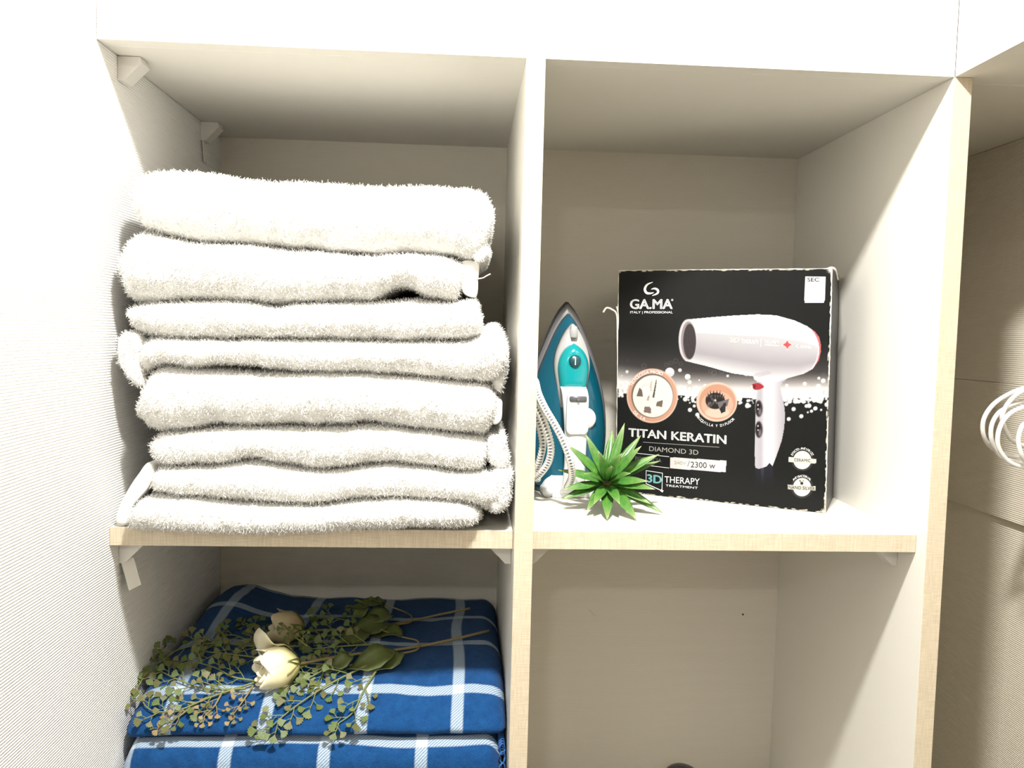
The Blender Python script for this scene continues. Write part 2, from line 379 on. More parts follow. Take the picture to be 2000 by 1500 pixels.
# visible hems and folded ends
pad_part('hem', T[2], [(904, 512), (930, 512), (936, 516), (934, 545), (930, 580), (905, 572), (900, 545)], .030, .20, M_HEM, .002)
tube('loose_thread', [hit(930, 545, 1, .03), hit(943, 543, 1, .028), hit(950, 539, 1, .026), hit(958, 535, 1, .026)], .0007, M_HEM, T[2], 5, 10)
pad_part('folded_end', T[1], [(925, 488), (945, 480), (956, 486), (954, 500), (938, 511), (926, 505)], .020, .2, M_TERRY, .006, 2500)
pad_part('folded_end', T[3], [(900, 592), (928, 588), (934, 598), (930, 612), (905, 612)], .022, .2, M_TERRY, .006, 2500)
pad_part('folded_end', T[4], [(229, 668), (238, 652), (262, 649), (276, 662), (276, 700), (276, 752), (262, 752), (240, 725), (231, 705)], .012, .18, M_TERRY, .014, 5000)
pad_part('folded_end', T[4], [(945, 660), (967, 634), (985, 655), (991, 690), (988, 730), (978, 765), (960, 745)], .03, .2, M_TERRY, .014, 5000)
pad_part('hem', T[5], [(962, 780), (979, 781), (981, 795), (978, 822), (962, 826)], .026, .2, M_HEM, .003)
pad_part('folded_end', T[6], [(954, 858), (970, 853), (986, 853), (987, 880), (994, 893), (992, 908), (978, 913), (958, 905), (953, 880)], .016, .2, M_TERRY, .008, 4000)
pad_part('folded_end', T[7], [(962, 925), (985, 917), (1000, 922), (998, 945), (996, 972), (986, 994), (962, 1000), (952, 965)], .008, .2, M_TERRY, .010, 6000)
pad_part('hem', T[8], [(228, 1020), (236, 985), (252, 955), (272, 925), (290, 903), (302, 918), (292, 950), (262, 985), (250, 1022)], .020, .26, M_HEM, .003)

# ------------------------------------------------------------------ blankets
g = G('blue_plaid_fleece')
uv = g.n('ShaderNodeUVMap').outputs[0]; sp_ = g.n('ShaderNodeSeparateXYZ'); g.set(sp_.inputs[0], uv); u, v = sp_.outputs[0], sp_.outputs[1]
PER = .1148
def stripe(c, c0, w):
    f = g.math('FRACT', g.math('ADD', g.math('DIVIDE', g.math('SUBTRACT', c, c0), PER), .5))
    d = g.math('ABSOLUTE', g.math('SUBTRACT', f, .5))
    r = g.n('ShaderNodeMapRange', {'Value': d, 'From Min': w / PER / 2 * .82, 'From Max': w / PER / 2 * 1.12, 'To Min': 1., 'To Max': 0.}); return r.outputs[0]
nz = g.noise(g.pos(), 900, 2, .6); nb = g.noise(g.pos(), 90, 3, .6)
su, sv = stripe(u, .169, .0150), stripe(v, 0., .0150)
tw = g.math('SINE', g.math('ADD', g.math('MULTIPLY', g.math('ADD', u, v), 2 * PI / .0040), g.math('MULTIPLY', nz, 1.6)))
tw = g.math('MULTIPLY_ADD', tw, .30, .60)
single = g.math('MULTIPLY', g.math('MAXIMUM', su, sv), tw)
both = g.math('MULTIPLY', su, sv)
fac = g.math('MAXIMUM', single, both)
blue = g.mix(g.math('MULTIPLY_ADD', g.math('ADD', nz, nb), 1.1, -.6), (.0035, .032, .115, 1), (.012, .078, .23, 1))
g.base(g.mix(fac, blue, (.50, .60, .68, 1)), .95, .1); g.bump(g.math('ADD', nz, g.math('MULTIPLY', nb, 1.5)), .6, .0022)
g.b.inputs['Sheen Weight'].default_value = .06
M_FLEECE = g.m
PU = np.array([(.425, -.752), (.38, -.745), (.33, -.743), (.28, -.741), (.24, -.739), (.2, -.737), (.17, -.7355), (.14, -.7365), (.12, -.739), (.10, -.7435), (.085, -.7485), (.07, -.755), (.056, -.7625), (.046, -.7695), (.039, -.7765), (.037, -.782), (.041, -.787), (.052, -.7885)])
def bl_extra(x, y):
    t = min(1, max(0, (y - .16) / .18)); t = t * t * (3 - 2 * t)
    e = .024 * math.exp(-((x - .045) / .05) ** 2) * t
    e += .004 * mnoise.noise(Vector((x * 14, y * 14, 3.3))) + .0015 * mnoise.noise(Vector((x * 45, y * 45, 1.3)))
    e -= .010 * max(0, (.075 - x) / .075) ** 2 * (1 - t)
    e -= .012 * max(0, (x - .43) / .03) ** 2 * (t * .6 + .4) if x > .43 else 0
    return e
def bl_top(x, y):
    if y < .036: return -9.
    return ZT + np.interp(y, PU[::-1, 0][2:], PU[::-1, 1][2:]) + bl_extra(x, y)
BT = [(x, z) for x, z in PU]
def blanket(label, prof, bottom, x0, x1, extra, v0, name='folded_blanket'):
    # dense profile
    P = smoothpath(prof, 90); N = 110; X = np.linspace(x0, x1, N); V = []; UV = []
    arc = np.concatenate([[0], np.cumsum(np.linalg.norm(np.diff(P, axis=0), axis=1))])
    arc = arc - v0(P, arc)
    for x in X:
        e = min(x - x0, x1 - x) / .022; sh = (1 - math.sqrt(max(0, 1 - (1 - e) ** 2))) if e < 1 else 0
        for k, (y, z) in enumerate(P):
            ex = extra(x, y) if k < 84 else extra(x, y) * (90 - k) / 6 * .3
            zz = z + ex; zc = (bottom + zz) / 2 + .004
            zz = zz + (zc - zz) * sh * .9; yy = y + .012 * sh if k > 40 else y
            V.append((x, yy, ZT + zz)); UV.append((x + .01 * mnoise.noise(Vector((y * 6, 2, 7))), arc[k] + .008 * mnoise.noise(Vector((x * 7, 5, 1)))))
        for (y, z) in ((P[-1][0] + .02, bottom), (P[0][0], bottom)):
            V.append((x, y, ZT + bottom)); UV.append((x, arc[-1] + .02))
    K = 92; Fc = []
    for i in range(N - 1):
        for k in range(K):
            k2 = (k + 1) % K; Fc.append((i * K + k, i * K + k2, (i + 1) * K + k2, (i + 1) * K + k))
    Fc.append(tuple(range(K))[::-1]); Fc.append(tuple((N - 1) * K + k for k in range(K)))
    o = mk(name, V, Fc, M_FLEECE, uv=UV)
    bm = bmesh.new(); bm.from_mesh(o.data); bmesh.ops.recalc_face_normals(bm, faces=bm.faces); bm.to_mesh(o.data); bm.free()
    ORG[o.name] = np.zeros(3)
    return tag(o, label, 'blanket', 'blue plaid fleece blankets under the towels')
b1 = blanket('blue and white plaid fleece blanket folded on top, with flowers lying on it', PU, -.7885, .006, D1 - .002, bl_extra, lambda P, a: np.interp(-.081, -P[:, 0], a))
PL = np.array([(.42, -.80), (.36, -.797), (.25, -.793), (.15, -.790), (.09, -.7895), (.06, -.7905), (.042, -.795), (.029, -.804), (.023, -.818), (.022, -.84), (.022, -.87), (.026, -.892), (.036, -.902)])
def lo_extra(x, y): return .0015 * mnoise.noise(Vector((x * 20, y * 20, 9))) - .001
b2 = blanket('blue and white plaid blanket underneath, cut by the bottom of the picture', PL, -.9045, .004, D1 - .004, lo_extra, lambda P, a: np.interp(-.043, -P[:, 0], a))
b2.data.uv_layers[0].data.foreach_get
_l = b2.data.uv_layers[0]; _a = np.zeros(len(b2.data.loops) * 2); _l.data.foreach_get('uv', _a); _a[0::2] += .0415; _l.data.foreach_set('uv', _a)
# whip-stitched end of the lower blanket, at the divider
M_STITCH = plain('blue_yarn', (.02, .10, .30), .9)
sv_, sf_ = [], []
for k in range(16):
    y = .012 + .006 * k; z = ZT - (.80 if k > 3 else .84 - .011 * k)
    ring = [(.4535 + .0035 * math.cos(a), y + .002 * math.sin(a * 2), z - .004 + .007 * math.sin(a)) for a in np.linspace(0, 2 * PI, 9)[:-1]]
    v_, f_, _ = tubegeo(np.array(ring + [ring[0]]), .0011, 5); o_ = len(sv_); sv_ += [tuple(p) for p in v_]; sf_ += [tuple(i + o_ for i in f) for f in f_]
so = mk('stitched_edge', sv_, sf_, M_STITCH, b2); so['kind'] = 'stuff'

def on_bl(px, py, lift=.004, back=.34):
    d = ray(px, py); t = .84
    while t < 1.6:
        p = CP + t * d
        if p[1] > .03:
            if p[1] > back: return hit(px, py, 1, back)
            y = max(p[1], .0365)
            if p[2] <= bl_top(min(max(p[0], .01), .455), y) + lift and p[2] > ZT - .789: return p
        t += .0015
    return hit(px, py, 1, .2)

# ------------------------------------------------------------------ flowers
M_STEM = plain('green_stem', (.17, .19, .055), .6)
M_BSTEM = plain('brown_stem', (.22, .17, .07), .6)
M_LEAF = plain('dark_rose_leaf', (.10, .125, .03), .5, wear=.35)
def leafmat(n, c): return plain(n, c, .55, wear=.3)
LM = [leafmat('fern_green', (.10, .14, .028)), leafmat('fern_olive', (.125, .125, .035)), leafmat('fern_tan', (.26, .18, .06))]
def petalmat(name, c0, c1):
    g = G(name); uv = g.n('ShaderNodeUVMap').outputs[0]; s = g.n('ShaderNodeSeparateXYZ'); g.set(s.inputs[0], uv)
    g.base(g.mix(s.outputs[0], (*c0, 1), (*c1, 1)), .6, .3); g.b.inputs['Subsurface Weight'].default_value = .15
    g.b.inputs['Subsurface Radius'].default_value = (.01, .008, .004); return g.m
M_PET = petalmat('cream_petal', (.62, .55, .20), (.86, .80, .60))
M_PET2 = petalmat('shaded_petal', (.30, .21, .09), (.46, .40, .26))  # rear rose: its shade is painted into this darker, yellower petal colour
def frame(axis, up=(0, 0, 1)):
    a = np.asarray(axis, float); a /= np.linalg.norm(a); u = np.asarray(up, float); u = u - a * (u @ a); u /= np.linalg.norm(u); return a, u, np.cross(a, u)
def petal(parent, base, fr, ang, wid, R, L, close, flare, mat, t0=.0, curl=0.):
    ax, e1, e2 = fr; n, mm = 11, 11; V, UV = [], []
    for i in range(n):
        t = i / (n - 1); tt = t0 + (1 - t0) * t
        r = R * (.30 + .70 * math.sin(min(1, tt / .5) * PI / 2)) * (1 - close * max(0, tt - .5) / .5) + flare * max(0, (tt - .62) / .38) ** 2
        w = wid * (.55 + .45 * math.sin(min(1, t / .55) * PI / 2)) * math.sqrt(max(0.02, 1 - max(0, (t - .55) / .47) ** 2.4))
        for j in range(mm):
            s = -1 + 2 * j / (mm - 1); a = ang + s * w
            rr = r + .0012 * math.sin(3 * s + ang * 5) * t + curl * max(0, abs(s) - .6) * t
            p = base + ax * (L * tt - .12 * L * abs(s) ** 2 * t) + rr * (math.cos(a) * e1 + math.sin(a) * e2)
            V.append(p); UV.append((t ** 1.0, s))
    Fc = [(i * mm + j, i * mm + j + 1, (i + 1) * mm + j + 1, (i + 1) * mm + j) for i in range(n - 1) for j in range(mm - 1)]
    o = mk('petal', V, Fc, mat, parent, uv=UV); sd = o.modifiers.new('thick', 'SOLIDIFY'); sd.thickness = .0005; return o
def bloom(parent, base, axis, R, L, mat, big=None, up=(0, 0, 1)):
    fr = frame(axis, up); base = np.asarray(base, float)
    # green calyx cup with the petals as sub-parts of the bloom
    core = [(t, R * .42 * math.sqrt(max(0, 1 - (2 * t - 1) ** 2)) + .0005) for t in np.linspace(0, 1, 9)]
    V = [base + fr[0] * (L * .9 * t) + r * (math.cos(a) * fr[1] + math.sin(a) * fr[2]) for t, r in core for a in np.linspace(0, 2 * PI, 13)[:-1]]
    Fc = [(i * 12 + k, i * 12 + (k + 1) % 12, (i + 1) * 12 + (k + 1) % 12, (i + 1) * 12 + k) for i in range(8) for k in range(12)]
    Fc += [tuple(range(12))[::-1], tuple(96 + k for k in range(12))]
    fl = mk('bloom', V, Fc, mat, parent, uv=[(.2, 0)] * len(V))
    for k in range(3): petal(fl, base, fr, k * 2.1 + .4, 1.1, R * .52, L * .99, .15, .001, mat)
    for k in range(4): petal(fl, base, fr, k * 1.6 + .9, 1.0, R * .74, L * .97, .14, .002, mat)
    for k in range(5): petal(fl, base, fr, k * 1.257 + .2, .95, R * .98, L * (.92 + .05 * (k % 2)), .16, .004 + .002 * (k % 3), mat)
    if big: petal(fl, base, fr, big[0], 1.1, R * 1.05, L * big[1], 0., big[2], mat, curl=.004)
    return fl, fr
def sepals(parent, base, fr, R, L, mat):
    for k in range(5):
        a = k * 1.257; ax, e1, e2 = fr; d = math.cos(a) * e1 + math.sin(a) * e2; w = np.cross(ax, d)
        V = [base - ax * .004, base + d * R * .55 + ax * L * .06 + w * .004, base + d * R * .55 + ax * L * .06 - w * .004, base + d * R * 1.07 + ax * L * .34]
        o = mk('sepal', V, [(0, 1, 3, 2)], mat, parent); sd = o.modifiers.new('thick', 'SOLIDIFY'); sd.thickness = .0006
# leaflet: small fan with a toothed tip
def leaflet_mesh(mat, name):
    pr = [(0, 0), (.28, .16), (.55, .42), (.78, .50), (.80, .34), (.96, .26), (.90, .10), (1.05, 0), (.90, -.10), (.96, -.26), (.80, -.34), (.78, -.50), (.55, -.42), (.28, -.16)]
    V = [(x, y, .16 * y * y + .05 * x * x) for x, y in pr] + [(.5, 0, .03)]; n = len(pr)
    V2 = [(x, y, z - .035) for x, y, z in V]; Fc = []
    for i in range(n):
        j = (i + 1) % n; Fc += [(n, i, j), (2 * n + 1, n + 1 + j, n + 1 + i), (i, n + 1 + i, n + 1 + j, j)]
    me = bpy.data.meshes.new('leaflet_' + name); me.from_pydata(V + V2, [], Fc); me.materials.append(mat)
    me.polygons.foreach_set('use_smooth', [False] * len(me.polygons)); return me
LFM = [leaflet_mesh(m_, str(i)) for i, m_ in enumerate(LM)]
def add_leaflet(parent, p, d, nrm, size, kind):
    d = d / np.linalg.norm(d); nrm = nrm - d * (nrm @ d); nrm /= np.linalg.norm(nrm) + 1e-9; s = np.cross(nrm, d)
    mw = Matrix(((d[0] * size, s[0] * size, nrm[0] * size, p[0]), (d[1] * size, s[1] * size, nrm[1] * size, p[1]), (d[2] * size, s[2] * size, nrm[2] * size, p[2]), (0, 0, 0, 1)))
    o = bpy.data.objects.new('leaflet', LFM[kind]); COL.objects.link(o); o.parent = parent
    L0 = origin(parent); o.matrix_local = Matrix.Translation(-Vector(L0)) @ mw; return o
def to_cam(p): v = CP - p; return v / np.linalg.norm(v)
def sprig(parent, path, lift, nb=7, blen=.020, size=.0112, kinds=(0, 0, 1), back=.34, seed=0, lifts=None):
    R_ = random.Random(seed)
    ls = lifts or [lift] * len(path)
    P = smoothpath([on_bl(x, y, l, back) for (x, y), l in zip(path, ls)], 26)
    geo = [tubegeo(P, lambda t: .0015 * (1 - .55 * t), 5)[:2]]; todo = []
    T_ = np.gradient(P, axis=0)
    for k in range(nb):
        t = .16 + .80 * k / (nb - 1); i = int(t * 25); sgn = 1 if k % 2 else -1
        d = T_[i] / np.linalg.norm(T_[i]); up = to_cam(P[i]) * .8 + np.array([0, 0, .5]); up /= np.linalg.norm(up)
        sd = np.cross(up, d) * sgn; sd /= np.linalg.norm(sd)
        bd = d * .75 + sd * .8 + up * R_.uniform(-.1, .3); bd /= np.linalg.norm(bd)
        size = size * (.75 if kinds[0] == 2 and k == 0 else 1); L = blen * (1.1 - .55 * t) * R_.uniform(.8, 1.15)
        q = [P[i], P[i] + bd * L * .5 + d * L * .05, P[i] + bd * L + d * L * .2]; q = smoothpath(q, 7)
        q[:, 0] = np.maximum(q[:, 0], .004)
        geo.append(tubegeo(q, .0007, 4)[:2])
        todo.append((q[-1], q[-1] - q[-2], up, size * R_.uniform(.85, 1.15)))
        for f, sg in ((3, 1), (5, -1)):
            dd = (q[f] - q[f - 1]); dd = dd / np.linalg.norm(dd); s2 = np.cross(up, dd) * sg
            e = q[f] + (dd * .6 + s2 * .8) * .0055
            geo.append(tubegeo([q[f], (q[f] + e) / 2, e], .0005, 4)[:2]); todo.append((e, dd * .6 + s2 * .8, up, size * R_.uniform(.7, 1.)))
    todo.append((P[-1], T_[-1], to_cam(P[-1]), size))
    V, Fc = join(*geo); sp0 = mk('sprig', V, Fc, M_STEM if kinds[0] != 2 else M_BSTEM, parent)
    for (p, d, up, s) in todo:
        nn_ = up + np.array([R_.uniform(-.5, .5) for _ in range(3)]); p = p.copy(); p[0] = max(p[0], .005)
        add_leaflet(sp0, p, d, nn_, s, R_.choice(kinds))
def bigleaf(parent, base, tip, wid, lift, mat=None, back=.34, bl=None):
    b = on_bl(*base, bl if bl is not None else lift + .006, back); t = on_bl(*tip, lift + .006, back); d = t - b; L = np.linalg.norm(d); d /= L
    up = to_cam(b) * .5 + np.array([0, 0, 1.]); s = np.cross(up, d); s /= np.linalg.norm(s); up = np.cross(d, s); V = []
    n = 9
    for i in range(n):
        x = i / (n - 1); w = wid * (math.sin(PI * x ** .75) ** .8 if 0 < x < 1 else .02)
        zig = 1 + .10 * (i % 2)
        for k in (-1, -.5, 0, .5, 1): V.append(b + d * L * x + s * 1.35 * w * k * zig + up * (abs(k) * w * .45 - .15 * L * x * x + .004 * math.sin(7 * x + k)))
    Fc = [(i * 5 + k, i * 5 + k + 1, i * 5 + k + 6, i * 5 + k + 5) for i in range(n - 1) for k in range(4)]
    o = mk('leaf', V, Fc, mat or M_LEAF, parent); sd = o.modifiers.new('thick', 'SOLIDIFY'); sd.thickness = .0005; return o
def stem(parent, path, lift, r, mat, back=.34, name='stem', lifts=None):
    ls = lifts or [lift] * len(path)
    return tube(name, [on_bl(x, y, l, back) for (x, y), l in zip(path, ls)], r, mat, parent, 7, 24)

pA = on_bl(540, 1300, .015)
roA = thing('artificial_rose', tuple(pA), 'bright cream artificial rose spray with fern sprigs, in front on the plaid blanket', 'flower')
baseA = on_bl(583, 1296, .020); tipA = on_bl(500, 1305, .022)
axA = tipA - baseA; axA[1] -= .012; LA = .054
flA, frA = bloom(roA, baseA, axA, .0265, LA, M_PET, big=(.72, .86, .024), up=(0, .35, 1))
sepals(flA, baseA, frA, .0265, LA, M_LEAF)
stem(roA, [(583, 1297), (640, 1286), (690, 1278), (760, 1271), (820, 1262), (870, 1252), (955, 1232)], .006, .0020, M_BSTEM, lifts=[.02, .012, .008, .006, .006, .008, .012])
stem(roA, [(820, 1262), (814, 1251), (790, 1245), (755, 1234), (725, 1221)], .010, .0012, M_BSTEM, name='leaf_stalk')
stem(roA, [(820, 1262), (812, 1270), (785, 1276), (735, 1286), (682, 1300)], .008, .0014, M_BSTEM, name='leaf_stalk')
bigleaf(roA, (785, 1244), (720, 1222), .010, .004)
bigleaf(roA, (772, 1278), (676, 1300), .013, .010)
bigleaf(roA, (785, 1276), (732, 1306), .010, .006)
bigleaf(roA, (690, 1285), (640, 1302), .008, .008)
for i, (pth, kw) in enumerate([
    ([(720, 1298), (640, 1338), (570, 1385), (520, 1428)], dict(nb=9, kinds=(0, 1, 0))),
    ([(742, 1300), (712, 1345), (690, 1390), (658, 1415)], dict(nb=6, kinds=(0, 0, 1))),
    ([(500, 1332), (410, 1362), (345, 1388), (290, 1384), (264, 1335)], dict(nb=9, kinds=(1, 1, 0), blen=.022)),
    ([(500, 1330), (455, 1322), (420, 1304), (368, 1289)], dict(nb=8, kinds=(1, 0, 1))),
    ([(480, 1345), (405, 1346), (350, 1328), (312, 1310)], dict(nb=8, kinds=(0, 1, 1))),
    ([(494, 1340), (474, 1370), (455, 1396)], dict(nb=4, kinds=(2, 2, 1), blen=.013, size=.0095)),
    ([(432, 1356), (418, 1380), (398, 1400)], dict(nb=4, kinds=(2, 1, 2), blen=.013, size=.0095)),
    ([(372, 1382), (345, 1402), (318, 1412)], dict(nb=4, kinds=(2, 2, 1), blen=.013, size=.0095)),
    ([(660, 1290), (615, 1318), (560, 1345)], dict(nb=6, kinds=(0, 0, 1))),
    ]): sprig(roA, pth, .007, seed=i, **kw)
pB = on_bl(560, 1225, .015)
roB = thing('artificial_rose', tuple(pB), 'shade-darkened artificial rose spray lying behind the bright cream rose', 'flower')
baseB = on_bl(592, 1232, .018); tipB = on_bl(535, 1222, .022)
flB, frB = bloom(roB, baseB, tipB - baseB + np.array([0, -.012, 0.004]), .024, .046, M_PET2, up=(0, .35, 1))
sepals(flB, baseB, frB, .024, .046, M_LEAF)
stem(roB, [(592, 1232), (650, 1230), (720, 1226), (805, 1212), (860, 1200), (918, 1188)], .006, .0018, M_BSTEM, lifts=[.018, .01, .008, .008, .012, .018])
stem(roB, [(805, 1211), (802, 1202), (785, 1193), (752, 1181)], .015, .0012, M_BSTEM, name='leaf_stalk', lifts=[.008, .014, .025, .035])
stem(roB, [(805, 1212), (796, 1217), (756, 1222)], .008, .0012, M_BSTEM, name='leaf_stalk')
for (b, t, w, l, k) in (((752, 1181), (726, 1158), .0034, .06, .035), ((745, 1184), (698, 1165), .0048, .055, .035), ((728, 1186), (680, 1176), .0034, .045, .03), ((768, 1205), (700, 1200), .010, .022, .02), ((765, 1220), (672, 1228), .012, .012, .010), ((715, 1190), (688, 1205), .006, .022, .03), ((720, 1238), (660, 1250), .010, .01, .01)):
    bigleaf(roB, b, t, w, l, bl=k, mat=M_LEAF)
for i, (pth, kw) in enumerate([
    ([(600, 1262), (500, 1262), (420, 1256), (350, 1268), (305, 1295), (278, 1262)], dict(nb=11, kinds=(1, 0, 1), blen=.022)),
    ([(560, 1272), (500, 1258), (455, 1240), (412, 1252)], dict(nb=7, kinds=(0, 1, 0))),
    ([(560, 1262), (520, 1240), (480, 1216)], dict(nb=6, kinds=(0, 1, 0), blen=.016)),
    ([(760, 1232), (700, 1218), (650, 1206), (625, 1208)], dict(nb=7, kinds=(0, 0, 0))),
    ([(740, 1258), (670, 1262), (605, 1268)], dict(nb=7, kinds=(0, 0, 1))),
    ([(700, 1276), (650, 1296), (600, 1318)], dict(nb=6, kinds=(0, 0, 1))),
    ([(600, 1262), (572, 1240), (552, 1218)], dict(nb=5, kinds=(0, 0, 0), blen=.010, size=.007)),
    ([(720, 1244), (660, 1240), (612, 1246)], dict(nb=6, kinds=(0, 0, 0))),
    ([(540, 1290), (470, 1280), (395, 1272)], dict(nb=7, kinds=(1, 0, 1))),
    ]): sprig(roB, pth, .008 if i != 6 else .034, seed=40 + i, **kw)

# ------------------------------------------------------------------ steam iron
IO = hit(1102, 963, 2, ZS + .0005); psi = .05
IU = np.array([math.cos(psi), math.sin(psi), 0]); IW = np.array([math.sin(psi), -math.cos(psi), 0]); IV = np.array([0, .06, 1.]); IV /= np.linalg.norm(IV)
IV = IV - IW * (IV @ IW) * 0; IO = IO + np.array([.003, .05, 0])
def I(u, v, w): return IO + IU * u + IV * v + IW * w
M_SOLE = plain('grey_soleplate', (.12, .12, .13), .3, .5, .6)
M_SKIRT = plain('silver_skirt', (.17, .165, .17), .35, .5, .3)
g = G('teal_plastic'); g.base((.003, .085, .135), .18, .6); M_TEAL = g.m
g = G('turquoise_plastic'); g.base((.003, .26, .28), .15, .6); M_TURQ = g.m
M_GREY = plain('pale_grey_plastic', (.38, .38, .375), .3)
M_WPL = plain('white_glossy_plastic', (.78, .79, .79), .25)
M_DGREY = plain('dark_grey_plastic', (.10, .10, .11), .4)
M_BLK = plain('black_plastic', (.012, .012, .013), .3)
HWS = [(0, .050), (.03, .058), (.07, .0635), (.11, .0630), (.15, .0570), (.19, .0455), (.225, .0315), (.25, .0205), (.268, .010), (.277, .002)]
def outline(tab, su, va, vb, n=26, rnd=1.):
    v0, v1 = tab[0][0], tab[-1][0]; vs = np.array([p[0] for p in tab]); hs = np.array([p[1] for p in tab])
    sv = np.linspace(0, 1, n); P = smoothpath(np.c_[vs, hs], 80); out = []
    for s in sv: v = v0 + (v1 - v0) * s; out.append((max(np.interp(v, P[:, 0], P[:, 1]), .0005) * su, va + (vb - va) * s))
    return [(u_, v_) for u_, v_ in out] + [(-u_, v_) for u_, v_ in out[::-1]]
def loft(name, layers, mat, parent, label=None):
    """layers: list of (outline, w)"""
    n = len(layers[0][0]); V = [I(u_, v_, w) for o_, w in layers for u_, v_ in o_]; Fc = []
    for i in range(len(layers) - 1):
        for k in range(n): Fc.append((i * n + k, i * n + (k + 1) % n, (i + 1) * n + (k + 1) % n, (i + 1) * n + k))
    def strip(o0, flip):
        h = n // 2
        return [((o0 + k, o0 + k + 1, o0 + n - 2 - k, o0 + n - 1 - k) if flip else (o0 + n - 1 - k, o0 + n - 2 - k, o0 + k + 1, o0 + k)) for k in range(h - 1)]
    Fc += strip(0, False) + strip((len(layers) - 1) * n, True)
    o = mk(name, V, Fc, mat, parent, label=label)
    bm = bmesh.new(); bm.from_mesh(o.data); bmesh.ops.recalc_face_normals(bm, faces=bm.faces); bm.to_mesh(o.data); bm.free(); return o
ir = thing('steam_iron', tuple(I(0, 0, 0)), 'teal and white steam iron standing on its heel beside the divider', 'iron')
loft('soleplate', [(outline(HWS, .97, .001, .279), 0), (outline(HWS, 1, .0005, .280), .002), (outline(HWS, .995, .0005, .280), .006)], M_SOLE, ir)
loft('skirt', [(outline(HWS, .985, .0015, .277), .006), (outline(HWS, .97, .0015, .275), .016), (outline(HWS, .92, .0015, .266), .020)], M_SKIRT, ir)
loft('water_tank', [(outline(HWS, .93, .001, .262), .019), (outline(HWS, .90, .001, .258), .030), (outline(HWS, .74, .001, .247), .045), (outline(HWS, .52, .001, .240), .058), (outline(HWS, .40, .001, .232), .062)], M_TEAL, ir)
NOSE = [(0, .016), (.03, .0215), (.055, .0255), (.075, .0245), (.095, .018), (.112, .0095), (.122, .001)]
loft('nose_cover', [(outline(NOSE, 1.02, .126, .247), .050), (outline(NOSE, 1, .126, .246), .063), (outline(NOSE, .9, .128, .243), .068)], M_GREY, ir)
sp2 = [(u_ * 1., v_) for u_, v_ in outline([(0, .0045), (.004, .0055), (.008, .006), (.014, .0055), (.018, .0035)], 1, .226, .243, 12)]
loft('filler_cap', [(sp2, .066), ([(u_ * .9, v_) for u_, v_ in sp2], .073)], M_GREY, ir)
DOME = [(0, .0185), (.012, .0205), (.03, .0225), (.045, .0205), (.058, .014), (.066, .005), (.068, .001)]
loft('spray_dome', [(outline(DOME, 1, .152, .219), .064), (outline(DOME, .97, .153, .217), .074), (outline(DOME, .80, .156, .212), .080), (outline(DOME, .5, .165, .205), .082)], M_TURQ, ir)
def disc(name, u_, v_, w0, w1, r, mat, parent, seg=24, bev=.15):
    L_ = []
    for (w, s) in ((w0, 1), (w0 + (w1 - w0) * .7, 1), (w1, 1 - bev)): L_.append([I(u_ + r * s * math.cos(a), v_ + r * s * math.sin(a), w) for a in np.linspace(0, 2 * PI, seg + 1)[:-1]])
    V = [p for l in L_ for p in l]; Fc = [(i * seg + k, i * seg + (k + 1) % seg, (i + 1) * seg + (k + 1) % seg, (i + 1) * seg + k) for i in range(2) for k in range(seg)]
    Fc += [tuple(range(seg))[::-1], tuple(2 * seg + k for k in range(seg))]; return mk(name, V, Fc, mat, parent)
db = disc('spray_button', 0, .1935, .080, .086, .0085, plain('dark_teal_plastic', (.01, .06, .075), .3), ir)
mk('button_mark', *prism([I(-.0007, .188, .0862), I(.0007, .188, .0862), I(.0007, .199, .0862), I(-.0007, .199, .0862)], IW * 0, IW * .0004), M_WPL, db, smooth=False)
disc('steam_dial', .021, .110, .052, .064, .0160, M_WPL, ir)
HND = [(0, .020), (.02, .0165), (.05, .0148), (.10, .0160), (.14, .0188), (.160, .0190)]
def hw_(v): return np.interp(v, [p[0] for p in HND], [p[1] for p in HND])
hp = smoothpath([(.157, .070), (.150, .086), (.135, .095), (.09, .099), (.045, .097), (.015, .088), (.002, .066)], 40)
HV = []
for (v_, w_) in hp:
    h_ = hw_(v_); t_ = .011
    for k in range(16):
        a = 2 * PI * k / 16; HV.append(I(h_ * math.copysign(abs(math.cos(a)) ** .7, math.cos(a)), v_, w_ + t_ * math.copysign(abs(math.sin(a)) ** .8, math.sin(a))))
HF = [(i * 16 + k, i * 16 + (k + 1) % 16, (i + 1) * 16 + (k + 1) % 16, (i + 1) * 16 + k) for i in range(39) for k in range(16)] + [tuple(range(16))[::-1], tuple(39 * 16 + k for k in range(16))]
mk('handle', HV, HF, M_WPL, ir)
PLT = [(0, .011), (.004, .0145), (.012, .0155), (.05, .0150), (.056, .0140), (.06, .004)]
pt = loft('steam_trigger_plate', [(outline(PLT, 1, .092, .152), .106), (outline(PLT, .98, .0925, .1515), .1115), (outline(PLT, .85, .095, .149), .1125)], M_WPL, ir)
PL2 = [(0, .011), (.002, .0125), (.006, .0125), (.008, .011)]
loft('grey_slider', [(outline(PL2, 1, .138, .1465), .111), (outline(PL2, .95, .1385, .146), .1138)], M_DGREY, ir, label='grey steam slider')
disc('slider_knob', 0, .1405, .1128, .1165, .0022, M_DGREY, ir, 12)
HEEL = [(0, .040), (.008, .041), (.020, .036), (.028, .028)]
loft('heel_rest', [(outline(HEEL, 1, .0, .028), .018), (outline(HEEL, .95, .0, .028), .060), (outline(HEEL, .6, .0, .026), .082)], M_WPL, ir)
